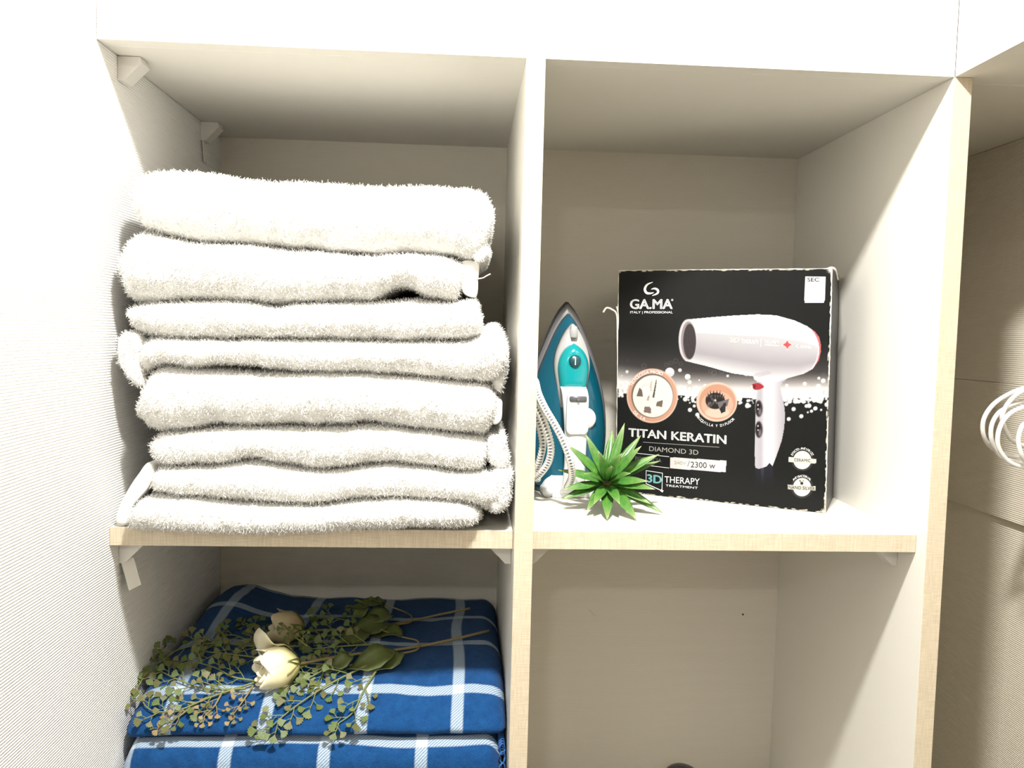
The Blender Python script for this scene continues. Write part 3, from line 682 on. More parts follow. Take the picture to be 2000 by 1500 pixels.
# braided cord
g = G('flecked_braid'); uv = g.n('ShaderNodeUVMap').outputs[0]; s3 = g.n('ShaderNodeSeparateXYZ'); g.set(s3.inputs[0], uv)
k1 = g.math('SINE', g.math('ADD', g.math('MULTIPLY', s3.outputs[0], 2 * PI / .0085), g.math('MULTIPLY', s3.outputs[1], 2 * PI * 2)))
k2 = g.math('SINE', g.math('SUBTRACT', g.math('MULTIPLY', s3.outputs[0], 2 * PI / .0085), g.math('MULTIPLY', s3.outputs[1], 2 * PI * 2)))
fl_ = g.math('GREATER_THAN', g.math('MULTIPLY', k1, k2), .38)
g.base(g.mix(fl_, (.80, .79, .76, 1), (.16, .16, .17, 1)), .8, .2); g.bump(g.math('MULTIPLY', k1, k2), .5, .001); M_CORD = g.m
def cordpath(pts): return [hit(x, y, 1, yy) for x, y, yy in pts]
cpts = [(1108, 952, .16), (1117, 930, .14), (1114, 902, .122), (1103, 868, .12), (1085, 832, .125), (1066, 800, .135), (1052, 770, .150), (1046, 746, .17), (1040, 742, .195), (1036, 762, .20), (1043, 788, .170), (1055, 806, .152), (1068, 838, .145), (1076, 872, .147), (1072, 900, .155), (1058, 922, .165), (1044, 932, .185), (1036, 915, .21), (1036, 850, .21), (1042, 815, .19), (1054, 835, .176), (1060, 868, .172), (1055, 895, .178), (1048, 918, .19), (1050, 936, .21)]
cp_ = np.array(cordpath(cpts)); cp_[:, 0] = np.maximum(cp_[:, 0], D2 + .0062); cp_[:, 2] = np.maximum(cp_[:, 2], ZS + .0055)
cs_ = smoothpath(cp_, 200); cs_[:, 0] = np.maximum(cs_[:, 0], D2 + .0056)
tube('cord', cs_, .0050, M_CORD, ir, 12)
def floorc(pts, lift): 
    out = []
    for x, y in pts: out.append(hit(x, y, 2, ZS + lift))
    return out
tube('cord', floorc([(1130, 950), (1112, 962), (1090, 956), (1070, 950), (1052, 940)], .0055), .0050, M_CORD, ir, 12, 40)
tube('cord', floorc([(1122, 938), (1108, 948), (1096, 944), (1082, 937), (1062, 930)], .0060), .0050, M_CORD, ir, 12, 40)
tube('cord_sleeve', floorc([(1070, 962), (1060, 948), (1052, 944)], .0075), lambda t: .0070 - .0015 * t, M_WPL, ir, 14, 12)

# ------------------------------------------------------------------ hair dryer carton
BR = hit(1612, 1002, 2, ZS + .0004); yaw = math.radians(26.5)
BN = np.array([-math.sin(yaw), -math.cos(yaw), 0]); BU = np.array([math.cos(yaw), -math.sin(yaw), 0]); BV = np.array([-.021 * BU[0], -.021 * BU[1], 1.])
_bl = hitp(1203, 960, BR, BN); BW = (BR - _bl) @ BU; BL = BR - BU * BW
def b2(px, py):
    h = hitp(px, py, BL, BN) - BL; v = h[2]; return h @ BU + .021 * v, v
BH = b2(1420, 527)[1]; BDEP = .12
def B(u, v, w=0.): return BL + BU * u + BV * v - BN * w
carton = thing('hair_dryer_box', tuple(B(BW / 2, 0, BDEP / 2)), 'worn black cardboard box printed with a white hair dryer, on the right shelf', 'box')
g = G('black_card'); wn = g.noise(g.pos(), 55, 3); g.base(g.mix(wn, (.012, .012, .013, 1), (.020, .020, .021, 1)), .35, .2); M_CARD = g.m
M_KRAFT = plain('torn_card', (.78, .74, .64), .9, .1, wear=.2)
SK = .007
def Bk(u, v, w): return B(u + SK * w / BDEP * (u / BW), v, w)
r_ = .0012
cv = [Bk(u, v, w) for w in (.0003, BDEP) for v in (0, BH) for u in (0, BW)]
mk('carton', cv, [(0, 1, 3, 2), (4, 6, 7, 5), (0, 4, 5, 1), (2, 3, 7, 6), (0, 2, 6, 4), (1, 5, 7, 3)], M_CARD, carton, smooth=False)
# --- printed front: colour attribute painted from analytic shapes in the print's own plane (units: measured pixels)
GX, GY = 430, 480
PRK = .56                     # the print's ink is duller than bare white card
uu, vv = np.meshgrid(np.linspace(0, BW, GX), np.linspace(0, BH, GY))
Pw = BL[None, None] + BU * uu[..., None] + BV * vv[..., None]
q = (Pw - CP) @ RM; PX = 1000 + F * q[..., 0] / q[..., 1]; PY = 750 - F * q[..., 2] / q[..., 1]
img = np.zeros((GY, GX, 3)); img[:] = (30, 31, 31)
def over(mask, col):
    global img
    mask = np.clip(mask, 0, 1)[..., None]; img = img * (1 - mask) + np.asarray(col, float) * mask
def ell(cx, cy, rx, ry, soft=1.2): return np.clip((1 - np.hypot((PX - cx) / rx, (PY - cy) / ry)) * min(rx, ry) / soft + .5, 0, 1)
def poly(pts, n=0):
    P = smoothpath(pts + [pts[0]], n)[:-1] if n else np.array(pts, float)
    ins = np.zeros(PX.shape, bool); x0, y0 = P[-1]
    for x1, y1 in P:
        c = (y1 > PY) != (y0 > PY)
        with np.errstate(divide='ignore', invalid='ignore'): ins ^= c & (PX < (x0 - x1) * (PY - y1) / (y0 - y1 + 1e-12) + x1)
        x0, y0 = x1, y1
    return ins.astype(float)
def ramp(x, a, b): return np.clip((x - a) / (b - a), 0, 1)
line = np.interp(PX, [1200, 1270, 1350, 1480, 1560, 1630], [758, 768, 774, 778, 777, 776])
glow = ramp(PY, line - 118, line - 18) ** 1.6 * (PY < line)
over(glow * .55, (165, 150, 148)); over(ramp(PY, line - 50, line - 14) ** 1.3 * (PY < line), (252, 247, 244))
rs = np.random.RandomState(5)
for _ in range(420):
    x = rs.uniform(1207, 1620); ly = np.interp(x, [1200, 1270, 1350, 1480, 1560, 1630], [758, 768, 774, 778, 777, 776]); y = ly + rs.normal(0, 9) * (1 if rs.rand() < .8 else 2); r = rs.uniform(1, 4.6)
    over(ell(x, y, r, r) * .95, (250, 248, 246) if y > ly - 4 else rs.choice([235, 250]) * np.ones(3))
for (x, y, r) in ((1308, 727, 9), (1328, 723, 3.5), (1343, 736, 5.5), (1362, 810, 4), (1356, 793, 3), (1600, 778, 9), (1550, 799, 4), (1565, 813, 4), (1585, 803, 3), (1575, 793, 3.5)):
    over(ell(x, y, r, r), (246, 240, 240)); over(ell(x + r * .2, y + r * .5, r * .6, r * .35) * .4, (215, 190, 188))
for _ in range(46):
    x = rs.uniform(1210, 1615); y = rs.uniform(700, 772); r = rs.uniform(2, 6); over((ell(x, y, r, r) - ell(x, y, r * .72, r * .72)) * .35, (150, 140, 138))
# left roundel
over(ell(1274, 773, 50, 53), (222, 168, 142)); over((ell(1274, 773, 50, 53) - ell(1274, 773, 47.5, 50.5)) * .8, (240, 212, 196))
over(ell(1274, 773, 41, 43.5), (120, 108, 100)); over(ell(1275, 774, 39, 41), (250, 248, 238))
for pts, c in (([(1249, 757), (1254, 762), (1256, 775), (1243, 774)], (120, 105, 95)), ([(1259, 794), (1271, 794), (1272, 808), (1257, 805)], (135, 115, 108)), ([(1283, 785), (1295, 781), (1293, 795), (1281, 793)], (125, 108, 100)), ([(1281.5, 741), (1283, 742), (1278, 777), (1274, 776)], (90, 85, 78)), ([(1270, 748), (1274, 742), (1273, 765), (1268, 762)], (222, 205, 186)), ([(1265, 774), (1269, 772), (1267, 783), (1263, 782)], (185, 175, 155))): over(poly(pts), c)
over(ell(1261, 758, 8, 7) * .8, (225, 215, 215)); over(ell(1262, 761, 8, 8), (252, 250, 244)); over(ell(1273, 794, 4, 4), (248, 244, 246))
# right roundel with nozzle and diffuser
over(ell(1400, 785, 40, 38.5), (240, 205, 186)); over(ell(1401, 785, 36, 34.5), (214, 160, 134)); over(ell(1401, 790, 31, 26) * .8, (232, 190, 168)); over(ell(1401, 806, 24, 10) * .6, (248, 222, 205))
over(ell(1397, 783, 19, 16), (46, 42, 42))
for k in range(26):
    x = 1397 + rs.uniform(-16, 16); y = 783 + rs.uniform(-13, 10); over(ell(x, y, 1.1, 2.4) * .7, (130, 122, 120))
for k in range(9):
    a = PI * (1.0 + k / 9); x, y = 1397 + 17 * math.cos(a), 781 + 15 * math.sin(a); over(poly([(x - 1.2, y + 2), (x + 1.2, y + 2), (x + 3 * math.cos(a), y - 6)]), (40, 36, 36))
over(poly([(1401, 786), (1424, 779), (1421, 793), (1405, 799)]), (120, 116, 118)); over(poly([(1405, 799), (1413, 790), (1412, 806), (1409, 808)]), (45, 42, 42)); over(poly([(1412, 788), (1418, 786), (1417, 804), (1411, 806)]), (52, 50, 50)); over(ell(1397, 782, 2, 2), (235, 230, 230))
# the dryer
over(poly([(1475, 905), (1509, 905), (1511, 925), (1512, 940), (1509, 952), (1475, 946)]) * (1 - ramp(PY, 918, 952)), (40, 40, 50)); over(poly([(1486, 912), (1492, 912), (1491, 948), (1487, 948)]) * .25 * (1 - ramp(PY, 920, 946)), (120, 118, 130))
body = [(1342, 624), (1385, 620), (1430, 616.5), (1480, 614), (1516, 616), (1552, 626), (1576, 637), (1592, 648), (1600, 659), (1603.6, 675), (1603.6, 686), (1599, 704), (1588, 720), (1570, 730), (1537.6, 739), (1500, 752), (1474, 742), (1471, 735), (1430, 729), (1380, 715), (1339, 705), (1329, 690), (1325.6, 666), (1330, 642)]
hand = [(1478, 735), (1540, 737), (1528, 747), (1524, 757), (1527, 771), (1531.6, 791), (1533.4, 812), (1531.6, 836), (1527, 860), (1518, 886), (1509, 910), (1503, 904), (1497, 911), (1482, 916), (1475, 913), (1474, 884), (1475, 836), (1476, 788), (1479, 760)]
def shade(mask, f, c0, c1):
    global img
    c = np.asarray(c0)[None, None] * (1 - f[..., None]) + np.asarray(c1)[None, None] * f[..., None]; img = img * (1 - mask[..., None]) + c * mask[..., None]
hf = np.interp(PX, [1474, 1486, 1497, 1504, 1512, 1534], [.55, .45, .95, 1, .72, .35]); shade(poly(hand), hf, (150, 144, 158), (252, 250, 253))
ax_ = (PY - np.interp(PX, [1330, 1440, 1600], [664, 676, 690])) / np.interp(PX, [1330, 1420, 1500, 1560, 1600], [42, 55, 65, 58, 34])
bf = np.interp(ax_, [-1, -.40, -.36, -.1, .15, .45, .62, .8, .95, 1.1], [1, 1, .66, .60, .52, .40, .55, .72, .95, .9]); shade(poly(body), bf, (132, 124, 133), (254, 253, 254))
over(poly([(1470, 735), (1475, 729), (1500, 724), (1508, 729), (1484, 737)]) * .6, (196, 188, 196)); over(poly([(1484, 745), (1512, 733), (1535, 737), (1522, 742), (1490, 750)]) * .7, (236, 232, 238))
band = poly(body) * (np.hypot((PX - 1524) / 76, (PY - 683) / 66) > 1) * (PX > 1586); over(band, (222, 118, 122)); over(poly(body) * (np.abs(np.hypot((PX - 1524) / 76, (PY - 683) / 66) - .985) < .016) * (PX > 1580), (252, 236, 238))
over(ell(1343, 664.5, 17.5, 41), (226, 218, 222)); over(ell(1344.5, 665, 14.5, 37), (160, 150, 152))
over(ell(1347, 667, 12.5, 34.5), (62, 56, 58)); over(ell(1347, 667, 11.5, 33) * (np.sin(PX * 2.6) > .3) * .5, (95, 88, 90))
over(poly([(1469, 750), (1482, 748), (1492, 755.5), (1482, 761), (1471.5, 760)], 30), (176, 58, 66)); over(poly([(1470, 751), (1477, 752), (1474, 759), (1471.5, 758)]), (110, 40, 46))
over(poly([(1537.6, 662), (1541, 669), (1549, 673), (1541, 677.5), (1537.6, 685), (1534, 677.5), (1526, 673), (1534, 669)]) , (246, 214, 216)); over(poly([(1537.6, 664.5), (1540.5, 670), (1546.5, 673), (1540.5, 676.5), (1537.6, 682), (1534.5, 676.5), (1528.5, 673), (1534.5, 670)]), (214, 90, 98))
for cy in (798, 839):
    over(ell(1482.5, cy, 8, 17), (150, 142, 150)); over(ell(1482, cy, 6.5, 15.5), (58, 50, 56)); over(ell(1481, cy - 3, 3.4, 9) , (18, 16, 18)); over(ell(1484, cy + 6, 2.6, 7) * .7, (150, 140, 146)); over(ell(1480.5, cy - 7, 1.3, 2), (240, 238, 240)); over(ell(1480.5, cy + 1, 1.2, 1.8), (225, 222, 226))
# badges
for (cx, cy) in ((1567, 898.5), (1566.5, 951.5)):
    over((ell(cx, cy, 21, 21) - ell(cx, cy, 20, 20)) * .5, (160, 160, 160)); over(ell(cx, cy, 17.6, 18), (246, 244, 232))
over(poly([(1540, 892.5), (1594, 897), (1593.5, 905), (1540, 902)]), (238, 236, 222)); over(poly([(1538.5, 946.5), (1593, 950), (1592.5, 958.5), (1538.5, 955.5)]), (226, 224, 214))
over(ell(1566, 944, 3, 3), (50, 48, 46)); over(ell(1562.5, 939, 1.4, 1.4), (60, 58, 55)); over(ell(1569, 939, 1.3, 1.3), (120, 118, 112)); over(poly([(1562, 939), (1563.5, 939), (1566, 943), (1565, 944)]), (60, 58, 55))
# voltage panel
over(poly([(1309, 893), (1419, 900), (1417, 922.5), (1308.5, 914.5)]), (244, 240, 238)); over(poly([(1309, 893), (1330, 894.3), (1329, 916), (1308.5, 914.5)]) * .5, (238, 222, 216))
# worn white flecks along the bottom and right edges of the print
for _ in range(150):
    t = rs.rand(); s_ = rs.rand()
    if s_ < .45: u0, v0, ru, rv = t * BW, abs(rs.normal(0, .0009)), rs.uniform(.0008, .005), rs.uniform(.0003, .0010)
    elif s_ < .8: u0, v0, ru, rv = BW - abs(rs.normal(0, .001)), t * BH, rs.uniform(.0003, .0012), rs.uniform(.001, .006)
    else: u0, v0, ru, rv = t * BW, BH - abs(rs.normal(0, .0006)), rs.uniform(.001, .006), rs.uniform(.0004, .001)
    over(np.clip((1 - np.hypot((uu - u0) / ru, (vv - v0) / rv)) * 3, 0, 1), (236, 228, 208))
for (u0, v0, r0) in ((BW, 0, .006), (BW, BH, .006), (0, BH, .0035)):
    over(np.clip((1 - np.hypot(uu - u0, vv - v0) / (r0 * (1 + .45 * np.sin(uu * 2600) * np.cos(vv * 2100)))) * 5, 0, 1), (238, 231, 212))
def s2l(c): c = c / 255; return np.where(c <= .04045, c / 12.92, ((c + .055) / 1.055) ** 2.4)
g = G('printed_card'); at = g.n('ShaderNodeAttribute', attribute_name='print'); hs = g.n('ShaderNodeMix', data_type='RGBA', blend_type='MULTIPLY')
g.base(at.outputs['Color'], .28, .16)
bn = g.noise(g.pos(9, 9, 9), 1, 2); g.bump(bn, .12, .01); M_PRINT = g.m
idx = np.arange(GX * GY).reshape(GY, GX)
qf = np.stack([idx[:-1, :-1], idx[:-1, 1:], idx[1:, 1:], idx[1:, :-1]], -1).reshape(-1, 4)
me = bpy.data.meshes.new('front_print'); Vp = (Pw.reshape(-1, 3) - origin(carton))
me.vertices.add(len(Vp)); me.vertices.foreach_set('co', Vp.ravel()); me.loops.add(qf.size); me.loops.foreach_set('vertex_index', qf.ravel())
me.polygons.add(len(qf)); me.polygons.foreach_set('loop_start', np.arange(0, qf.size, 4)); me.polygons.foreach_set('loop_total', np.full(len(qf), 4))
me.update(calc_edges=True); ca = me.color_attributes.new('print', 'FLOAT_COLOR', 'POINT'); c4 = np.ones((len(Vp), 4)); c4[:, :3] = s2l(img).reshape(-1, 3) * PRK; ca.data.foreach_set('color', c4.ravel())
me.materials.append(M_PRINT); fp = bpy.data.objects.new('front_print', me); COL.objects.link(fp); fp.parent = carton
# --- lettering
def textgeo(s):
    cu_ = bpy.data.curves.new('t', 'FONT'); cu_.body = s; cu_.size = 1; cu_.resolution_u = 3
    to = bpy.data.objects.new('t', cu_); COL.objects.link(to); bpy.context.view_layer.update()
    me_ = bpy.data.meshes.new_from_object(to.evaluated_get(bpy.context.evaluated_depsgraph_get()))
    V = np.array([v.co[:2] for v in me_.vertices]) if len(me_.vertices) else np.zeros((0, 2)); Fc = [tuple(p.vertices) for p in me_.polygons]
    bpy.data.objects.remove(to); bpy.data.curves.remove(cu_); bpy.data.meshes.remove(me_); return V, Fc
CAPH = textgeo('H')[0][:, 1].max()
def ln(s, a, b, cap, bold=False):
    """one line of lettering from the baseline's left pixel a to its right pixel b, cap height in pixels"""
    V, Fc = textgeo(s); A, Bq = np.array(b2(*a)), np.array(b2(*b)); H = np.array(b2(a[0], a[1] - cap)) - A
    x0, x1 = V[:, 0].min(), V[:, 0].max(); d = (Bq - A) / (x1 - x0)
    P = A + (V[:, :1] - x0) * d + V[:, 1:] * np.array([[0, H[1] / CAPH]])
    if bold: w_ = H[1] * .045; return join2([(P + o_, Fc) for o_ in ((-w_, 0), (w_, 0), (0, w_ * .6), (0, -w_ * .6))])
    return P, Fc
def arc(s, c, r, a0, a1, cap, inward=False, bold=False):
    """lettering on an arc around pixel c; angles in degrees, clockwise from the top"""
    out = []; n = len(s)
    for i, ch in enumerate(s):
        if ch == ' ': continue
        V, Fc = textgeo(ch); w = V[:, 0].max() - V[:, 0].min(); k = cap / CAPH; V = (V - np.array([V[:, 0].min() + w / 2, 0])) * k
        a = math.radians(a0 + (a1 - a0) * i / (n - 1))
        if not inward: rx, ry = np.array([math.cos(a), math.sin(a)]), np.array([math.sin(a), -math.cos(a)]); o0 = np.array(c) + ry * r
        else: rx, ry = -np.array([math.cos(a), math.sin(a)]), -np.array([math.sin(a), -math.cos(a)]); o0 = np.array(c) - ry * r
        P = o0 + V[:, :1] * rx * .95 + V[:, 1:] * ry
        Q = np.array([b2(*p) for p in P])
        for o_ in (((-.00012, 0), (.00012, 0)) if bold else ((0, 0),)): out.append((Q + o_, Fc))
    return join2(out)
def join2(L):
    V, Fc = [], []
    for v, f in L:
        o = len(V); V += [tuple(p) for p in v]; Fc += [tuple(i + o for i in q_) for q_ in f]
    return np.array(V), Fc
def pol(pts): return np.array([b2(*p) for p in pts]), [tuple(range(len(pts)))]
def bar(a, b, w):
    a, b = np.array(a, float), np.array(b, float); n = np.array([-(b - a)[1], (b - a)[0]]); n = n / np.linalg.norm(n) * w / 2; return pol([a - n, b - n, b + n, a + n])
def decal(name, L, mat, off=.00035, label=None):
    V, Fc = join2(L); W3 = [B(u_, v_, 0) + BN * off for u_, v_ in V]; return mk(name, W3, Fc, mat, carton, smooth=False, label=label)
def ink(n, c): return plain(n, c, .4, .4, wear=.02)
K_W, K_G, K_C, K_K, K_P, K_D = ink('white_ink', (.80, .80, .79)), ink('grey_ink', (.30, .29, .27)), ink('cyan_ink', (.25, .62, .62)), ink('black_ink', (.03, .03, .03)), ink('pale_ink', (.88, .84, .80)), ink('dim_ink', (.09, .09, .09))
def crescent(pts, w):
    P = smoothpath(pts, 14); T_ = np.gradient(P, axis=0); T_ /= np.linalg.norm(T_, axis=1)[:, None]; N_ = np.c_[-T_[:, 1], T_[:, 0]]; t = np.linspace(0, 1, 14); ww = (w * np.sin(PI * np.clip(t * .9 + .05, 0, 1)) ** .8)[:, None] / 2
    A, Bq = P + N_ * ww, P - N_ * ww; V = np.array([b2(*p) for p in np.vstack([A, Bq])]); return V, [(i, i + 1, 14 + i + 1, 14 + i) for i in range(13)]
decal('brand_lettering', [ln('GA.MA', (1231, 603), (1313, 603), 18, True), ln('ITALY | PROFESSIONAL', (1231, 612), (1314, 612), 4.2), ln('®', (1311, 588), (1315, 588), 4), crescent([(1275, 551), (1264, 556), (1259.5, 565), (1263, 572), (1270, 573), (1277, 571.5)], 5), crescent([(1272, 565), (1279, 563.5), (1285, 567), (1284, 573), (1274, 577.5)], 4.5)], K_W)
decal('title_lettering', [ln('TITAN KERATIN', (1228, 852), (1418, 867), 15.5, True)], K_W)
decal('model_lettering', [ln('DIAMOND 3D', (1268, 880.5), (1364, 888.5), 9)], K_G)
decal('rule_line', [bar((1256, 863.5), (1405, 873.5), .8)], K_G); decal('rule_line', [bar((1243, 885), (1307, 892), .8)], K_W); decal('rule_line', [bar((1232, 905), (1307, 914), .8)], K_W)
decal('power_lettering', [ln('POTENCIA', (1241, 898.5), (1292, 903), 7)], K_D)
decal('voltage_lettering', [ln('240V', (1317, 906), (1340, 908), 6)], K_G); decal('wattage_lettering', [ln('2300 w', (1349, 912.5), (1397, 915), 11), bar((1343, 911), (1347, 900), .8)], K_K)
decal('therapy_lettering', [ln('THERAPY', (1298, 942), (1366.5, 947), 12), ln('TREATMENT', (1300, 950), (1363, 955), 4), bar((1262, 919), (1294, 924), 1), bar((1262, 919), (1262, 945), .8), bar((1294, 924), (1293, 957), 1), bar((1262, 944.5), (1293, 958.5), 1.4), bar((1290.5, 957), (1295, 960), 4)], K_W)
decal('cyan_lettering', [ln('3D', (1264.5, 941.5), (1292, 944.5), 15, True)], K_C, label='cyan 3D lettering')
decal('badge_lettering', [ln('CERAMIC', (1551, 900.5), (1583, 902.5), 5.6)], K_K, .0005)
decal('badge_lettering', [ln('NANO SILVER', (1540.5, 954.2), (1591.5, 957.5), 6.2)], K_K, .0005)
decal('badge_arc_lettering', [arc('EFECTO ANTIFRIZZ', (1567, 898.5), 20.5, -62, 62, 4.2), arc('ANTIBACTERIAL', (1566.5, 951.5), 20, -48, 48, 4)], K_W)
decal('accessory_lettering', [arc('BOQUILLA Y DIFUSOR', (1400, 785), 49, 230, 136, 5, True)], K_W)
decal('ring_lettering', [arc('TECNOLOGIA MICRO', (1274, 773), 43.5, -62, 22, 6.2), arc('DE LA', (1274, 773), 50, 226, 200, 5.5, True)], K_P)
decal('dryer_lettering', [ln('3D', (1426, 669), (1443, 669.5), 9, True), ln('THERAPY', (1448, 670), (1482, 672), 8), bar((1486.5, 661), (1486, 677), .8), ln('TITAN', (1493, 670.5), (1520, 672), 7, True), ln('KERATIN', (1494, 675), (1520, 676.5), 3), ln('GAMA', (1563, 679.5), (1585, 681), 5.5), crescent([(1559, 671), (1555.5, 676), (1560, 680)], 1.6)], K_P)
# white certification sticker (its square code left out)
stk = [(1573, 540), (1612.5, 540.5), (1611, 587), (1570.8, 587)]
sv2, sf2 = pol(stk); W3 = np.array([B(u_, v_, 0) for u_, v_ in sv2])
st_ = mk('sticker', *prism(W3, BN * .0001, BN * .0005), K_W, carton, smooth=False, label='small white sticker')
mk('sticker_strip', *prism(np.array([B(u_, v_, 0) for u_, v_ in pol([(1572, 587.5), (1610, 587.5), (1609, 591.5), (1571.5, 591.5)])[0]]), BN * .0001, BN * .0005), ink('lilac_ink', (.55, .55, .62)), carton, smooth=False)
V_, F_ = ln('SEC', (1577, 550), (1600, 550), 7.5, True); mk('sticker_lettering', [B(u_, v_, 0) + BN * .0007 for u_, v_ in V_], F_, K_K, carton, smooth=False)
# torn card along the edges
def torn(name, a, b, w, n, off, seed):
    R_ = random.Random(seed); V = []
    for i in range(n + 1):
        t = i / n; u_, v_ = a[0] + (b[0] - a[0]) * t, a[1] + (b[1] - a[1]) * t
        ww = w * (.25 + R_.random()); hor = abs(b[0] - a[0]) > abs(b[1] - a[1])
        o_ = off * (.6 + .8 * R_.random())
        for (p, d) in ((0, -.0004), (1, -.0004), (1, .0016), (0, .0016)):
            V.append(B(u_ + (0 if hor else o_ - ww * p), v_ + (o_ - ww * p if hor else 0), d))
    Fc = [(i * 4 + k, i * 4 + (k + 1) % 4, i * 4 + 4 + (k + 1) % 4, i * 4 + 4 + k) for i in range(n) for k in range(4)] + [(3, 2, 1, 0), (n * 4, n * 4 + 1, n * 4 + 2, n * 4 + 3)]
    mk(name, V, Fc, M_KRAFT, carton, smooth=False, label='frayed pale card edge')
torn('torn_edge', (0, BH), (BW, BH), .0013, 70, .0009, 1)
torn('torn_edge', (BW, BH * .55), (BW, BH), .0016, 36, .0006, 2)
torn('torn_edge', (BW, 0), (BW, BH * .40), .0012, 34, .0005, 3)
torn('torn_edge', (0, BH * .25), (0, BH * .99), .0009, 40, .0004, 4)
tube('torn_curl', [B(BW - .006, BH, .001), B(BW - .001, BH + .002, .004), B(BW + .004, BH - .001, .004), B(BW + .007, BH - .012, .03)], .0013, M_KRAFT, carton, 5, 14)
tube('torn_strip', [B(.0005, BH * .55, .001), B(-.001, BH * .70, .001), B(-.002, BH * .80, .0), B(-.008, BH * .825, -.004), B(-.016, BH * .832, -.006), B(-.021, BH * .812, -.006)], lambda t: .0011 + .0006 * t, M_KRAFT, carton, 5, 26)
tube('torn_strip', [B(0, BH * .72, .001), B(.0005, BH * .80, -.001), B(-.002, BH * .84, -.002)], .0008, M_KRAFT, carton, 5, 10)

# ------------------------------------------------------------------ spiky artificial succulent
g = G('succulent_leaf'); uv = g.n('ShaderNodeUVMap').outputs[0]; s4 = g.n('ShaderNodeSeparateXYZ'); g.set(s4.inputs[0], uv)
nl = g.noise(g.pos(160, 160, 160), 1, 3); cg = g.mix(g.math('MULTIPLY_ADD', nl, 1.6, -.3), (.018, .12, .02, 1), (.10, .25, .032, 1)); g.base(g.mix(g.math('POWER', s4.outputs[0], 5.), cg, (.30, .36, .16, 1)), .35, .5); M_SUC = g.m
PC = hit(1186, 944, 1, .145); PC[2] = max(PC[2], ZS + .03)
su = thing('artificial_succulent', (PC[0], PC[1], ZS), 'spiky green artificial succulent lying in front of the iron and the box', 'plant')
FLR = ZS + .0015
def spike(tip, wid, seed, bend=.0):
    R_ = random.Random(seed); d = tip - PC; L = np.linalg.norm(d); d = d / L; b = PC + d * .004
    up = np.array([0, 0, 1.]) * .8 + to_cam(PC) * .9; s = np.cross(d, up); s /= np.linalg.norm(s); up = np.cross(s, d); V, UV = [], []; n = 9
    for i in range(n):
        x = i / (n - 1); w = wid * (.45 + .55 * math.sin(PI * min(1, x * 1.25) * .8) if x < .5 else 1) * (1 if x < .5 else max(0.02, 1 - ((x - .5) / .5) ** 1.5))
        c = b + d * (L - .004) * x - up * bend * (x * x - x) * L
        for (k, h) in ((-1, .38), (-.5, .05), (0, -.12), (.5, .05), (1, .38), (.4, -.12), (0, -.30), (-.4, -.12)):
            p = c + s * w * k + up * w * h; p[2] = max(p[2], FLR); p[1] = max(p[1], YS + .01); V.append(p); UV.append((x, k))
    Fc = [(i * 8 + k, i * 8 + (k + 1) % 8, i * 8 + 8 + (k + 1) % 8, i * 8 + 8 + k) for i in range(n - 1) for k in range(8)] + [tuple(range(8))[::-1], tuple((n - 1) * 8 + k for k in range(8))]
    mk('leaf', V, Fc, M_SUC, su, uv=UV)
SPK = [(1220, 826, .165, .0068), (1196, 840, .185, .0075), (1144, 848, .160, .0065), (1252, 850, .175, .0065), (1106, 868, .150, .0066), (1253, 871, .130, .0070), (1288, 887, .140, .0072), (1290, 900, .150, .0060), (1090, 918, .140, .0070), (1266, 940, .110, .0072), (1280, 956, .100, .0070), (1098, 957, .130, .0066), (1096, 976, .130, .0070), (1146, 998, .098, .0072), (1186, 1016, .092, .0078), (1244, 1016, .085, .0085), (1296, 1003, .110, .0070), (1160, 985, .088, .0070), (1272, 985, .108, .0070),
       (1168, 880, .125, .0075), (1215, 885, .115, .0080), (1232, 925, .09, .0075), (1140, 925, .10, .0070), (1210, 985, .08, .0070), (1125, 890, .165, .006), (1195, 910, .09, .0065), (1135, 955, .19, .006), (1250, 905, .19, .006)]
for i, (x, y, yy, w) in enumerate(SPK):
    tp_ = hit(x, y, 1, yy)
    if tp_[2] < FLR: tp_ = hit(x, y, 2, FLR)
    spike(tp_, w, i, .10 if y < 930 else .06)
cvs = [PC + np.array([.0075 * math.cos(a) * math.cos(b), .0075 * math.sin(a) * math.cos(b), .0075 * math.sin(b)]) for b in np.linspace(-PI / 2, PI / 2, 7) for a in np.linspace(0, 2 * PI, 11)[:-1]]
mk('core', cvs, [(i * 10 + k, i * 10 + (k + 1) % 10, i * 10 + 10 + (k + 1) % 10, i * 10 + 10 + k) for i in range(6) for k in range(10)], plain('brown_core', (.14, .08, .04), .7), su)
st0 = PC + np.array([0, .004, -.004]); tube('stem', [st0, st0 + np.array([.004, .012, -.012]), np.array([st0[0] + .006, st0[1] + .02, FLR + .003]), np.array([st0[0] + .010, st0[1] + .045, FLR + .003])], .0028, M_STEM, su, 7, 14)

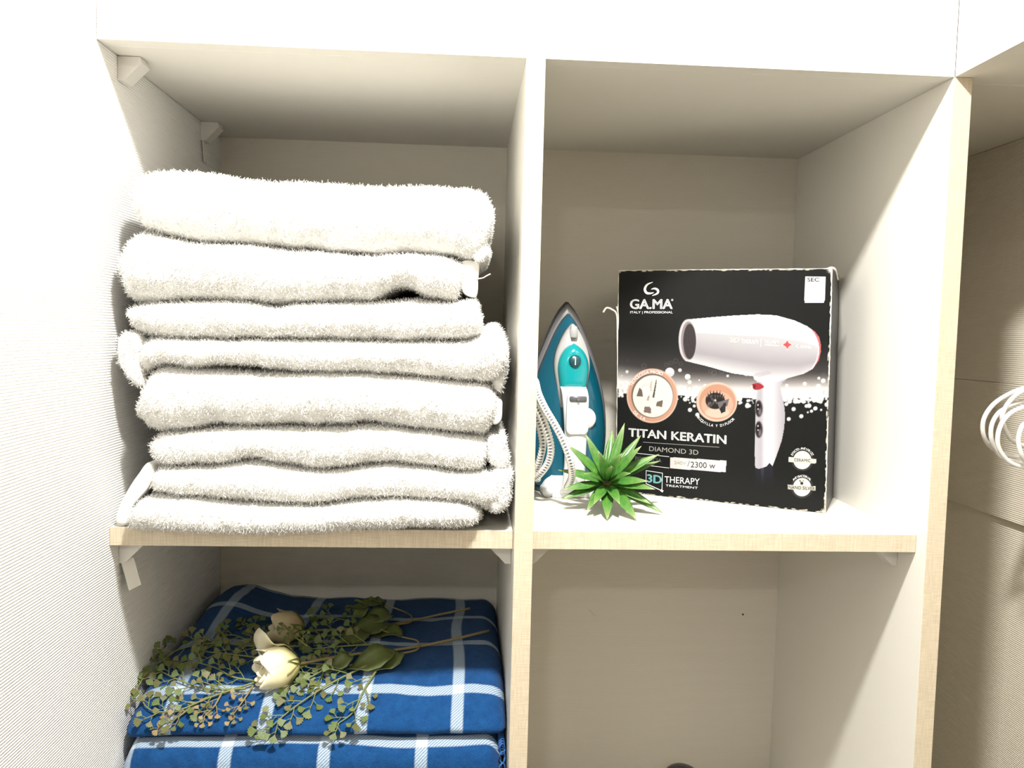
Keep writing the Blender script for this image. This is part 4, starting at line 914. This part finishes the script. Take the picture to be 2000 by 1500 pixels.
# ------------------------------------------------------------------ white cable hanging in the corner unit
M_CAB = plain('white_cable', (.80, .79, .77), .35)
cb_ = thing('hanging_cable', tuple(hit(1998, 835, 1, .06)), 'looped white cable hanging in front of the right-hand back boards', 'cable')
def loop(pts, name='loop'):
    tube(name, [hit(x, y, 1, yy) for x, y, yy in pts], .0027, M_CAB, cb_, 10, 70)
loop([(2040, 752, .05), (2000, 758, .05), (1966, 772, .05), (1938, 792, .05), (1921, 820, .052), (1921, 850, .056), (1934, 872, .066), (1955, 884, .085), (1990, 892, .10), (2040, 888, .10), (2075, 850, .09), (2080, 800, .07), (2055, 765, .056), (2020, 756, .052)])
loop([(2050, 760, .040), (2010, 760, .040), (1985, 771, .040), (1966, 792, .040), (1957, 815, .042), (1961, 832, .052), (1968, 848, .075), (1980, 862, .10), (2010, 872, .11), (2060, 860, .10), (2080, 810, .08), (2070, 772, .05)])
loop([(2050, 775, .072), (2005, 782, .062), (1968, 794, .056), (1949, 808, .052), (1937, 830, .05), (1936, 856, .052), (1944, 878, .058), (1960, 895, .066), (1990, 902, .07), (2040, 900, .075), (2080, 860, .08), (2085, 810, .08), (2060, 780, .075)])
loop([(2050, 782, .030), (2005, 793, .030), (1975, 806, .030), (1957, 826, .030), (1949, 850, .030), (1950, 872, .032), (1961, 892, .034), (1978, 906, .036), (2005, 912, .04), (2050, 905, .05), (2082, 860, .05), (2080, 815, .045), (2065, 790, .035)])
loop([(2040, 808, .020), (2003, 826, .020), (1993, 840, .020), (1989, 862, .022), (1995, 888, .024), (2005, 902, .03), (2040, 915, .04), (2070, 890, .045), (2068, 840, .035), (2050, 812, .025)])
hk = hit(2052, 764, 1, .055)
mk('hook', *tubegeo([(XW - .0015, hk[1], hk[2] + .004), (hk[0] + .02, hk[1], hk[2] - .004), (hk[0], hk[1], hk[2] - .004), (hk[0] - .012, hk[1], hk[2] + .008)], .003, 8, 20)[:2], M_BRK, cb_)

# ------------------------------------------------------------------ black capped bottle on the lower right shelf, only its top in view
bx = hit(1333, 1494, 1, .2); top = bx[2] - .003
prof = [(.0, 0), (.030, 0), (.033, .006), (.033, .115), (.028, .130), (.0265, .134), (.0265, top - LOWR - .016)]
for a in np.linspace(0, PI / 2, 8): prof.append((.0265 * math.cos(a) + 1e-5, top - LOWR - .016 + .016 * math.sin(a)))
V = [(bx[0] + r * math.cos(a), .2 + r * math.sin(a), LOWR + .0004 + z) for r, z in prof for a in np.linspace(0, 2 * PI, 25)[:-1]]
Fc = [(i * 24 + k, i * 24 + (k + 1) % 24, i * 24 + 24 + (k + 1) % 24, i * 24 + 24 + k) for i in range(len(prof) - 1) for k in range(24)]
tag(mk('black_bottle', V, Fc, M_BLK), 'rounded black top just showing at the bottom edge, lower right bay', 'bottle')
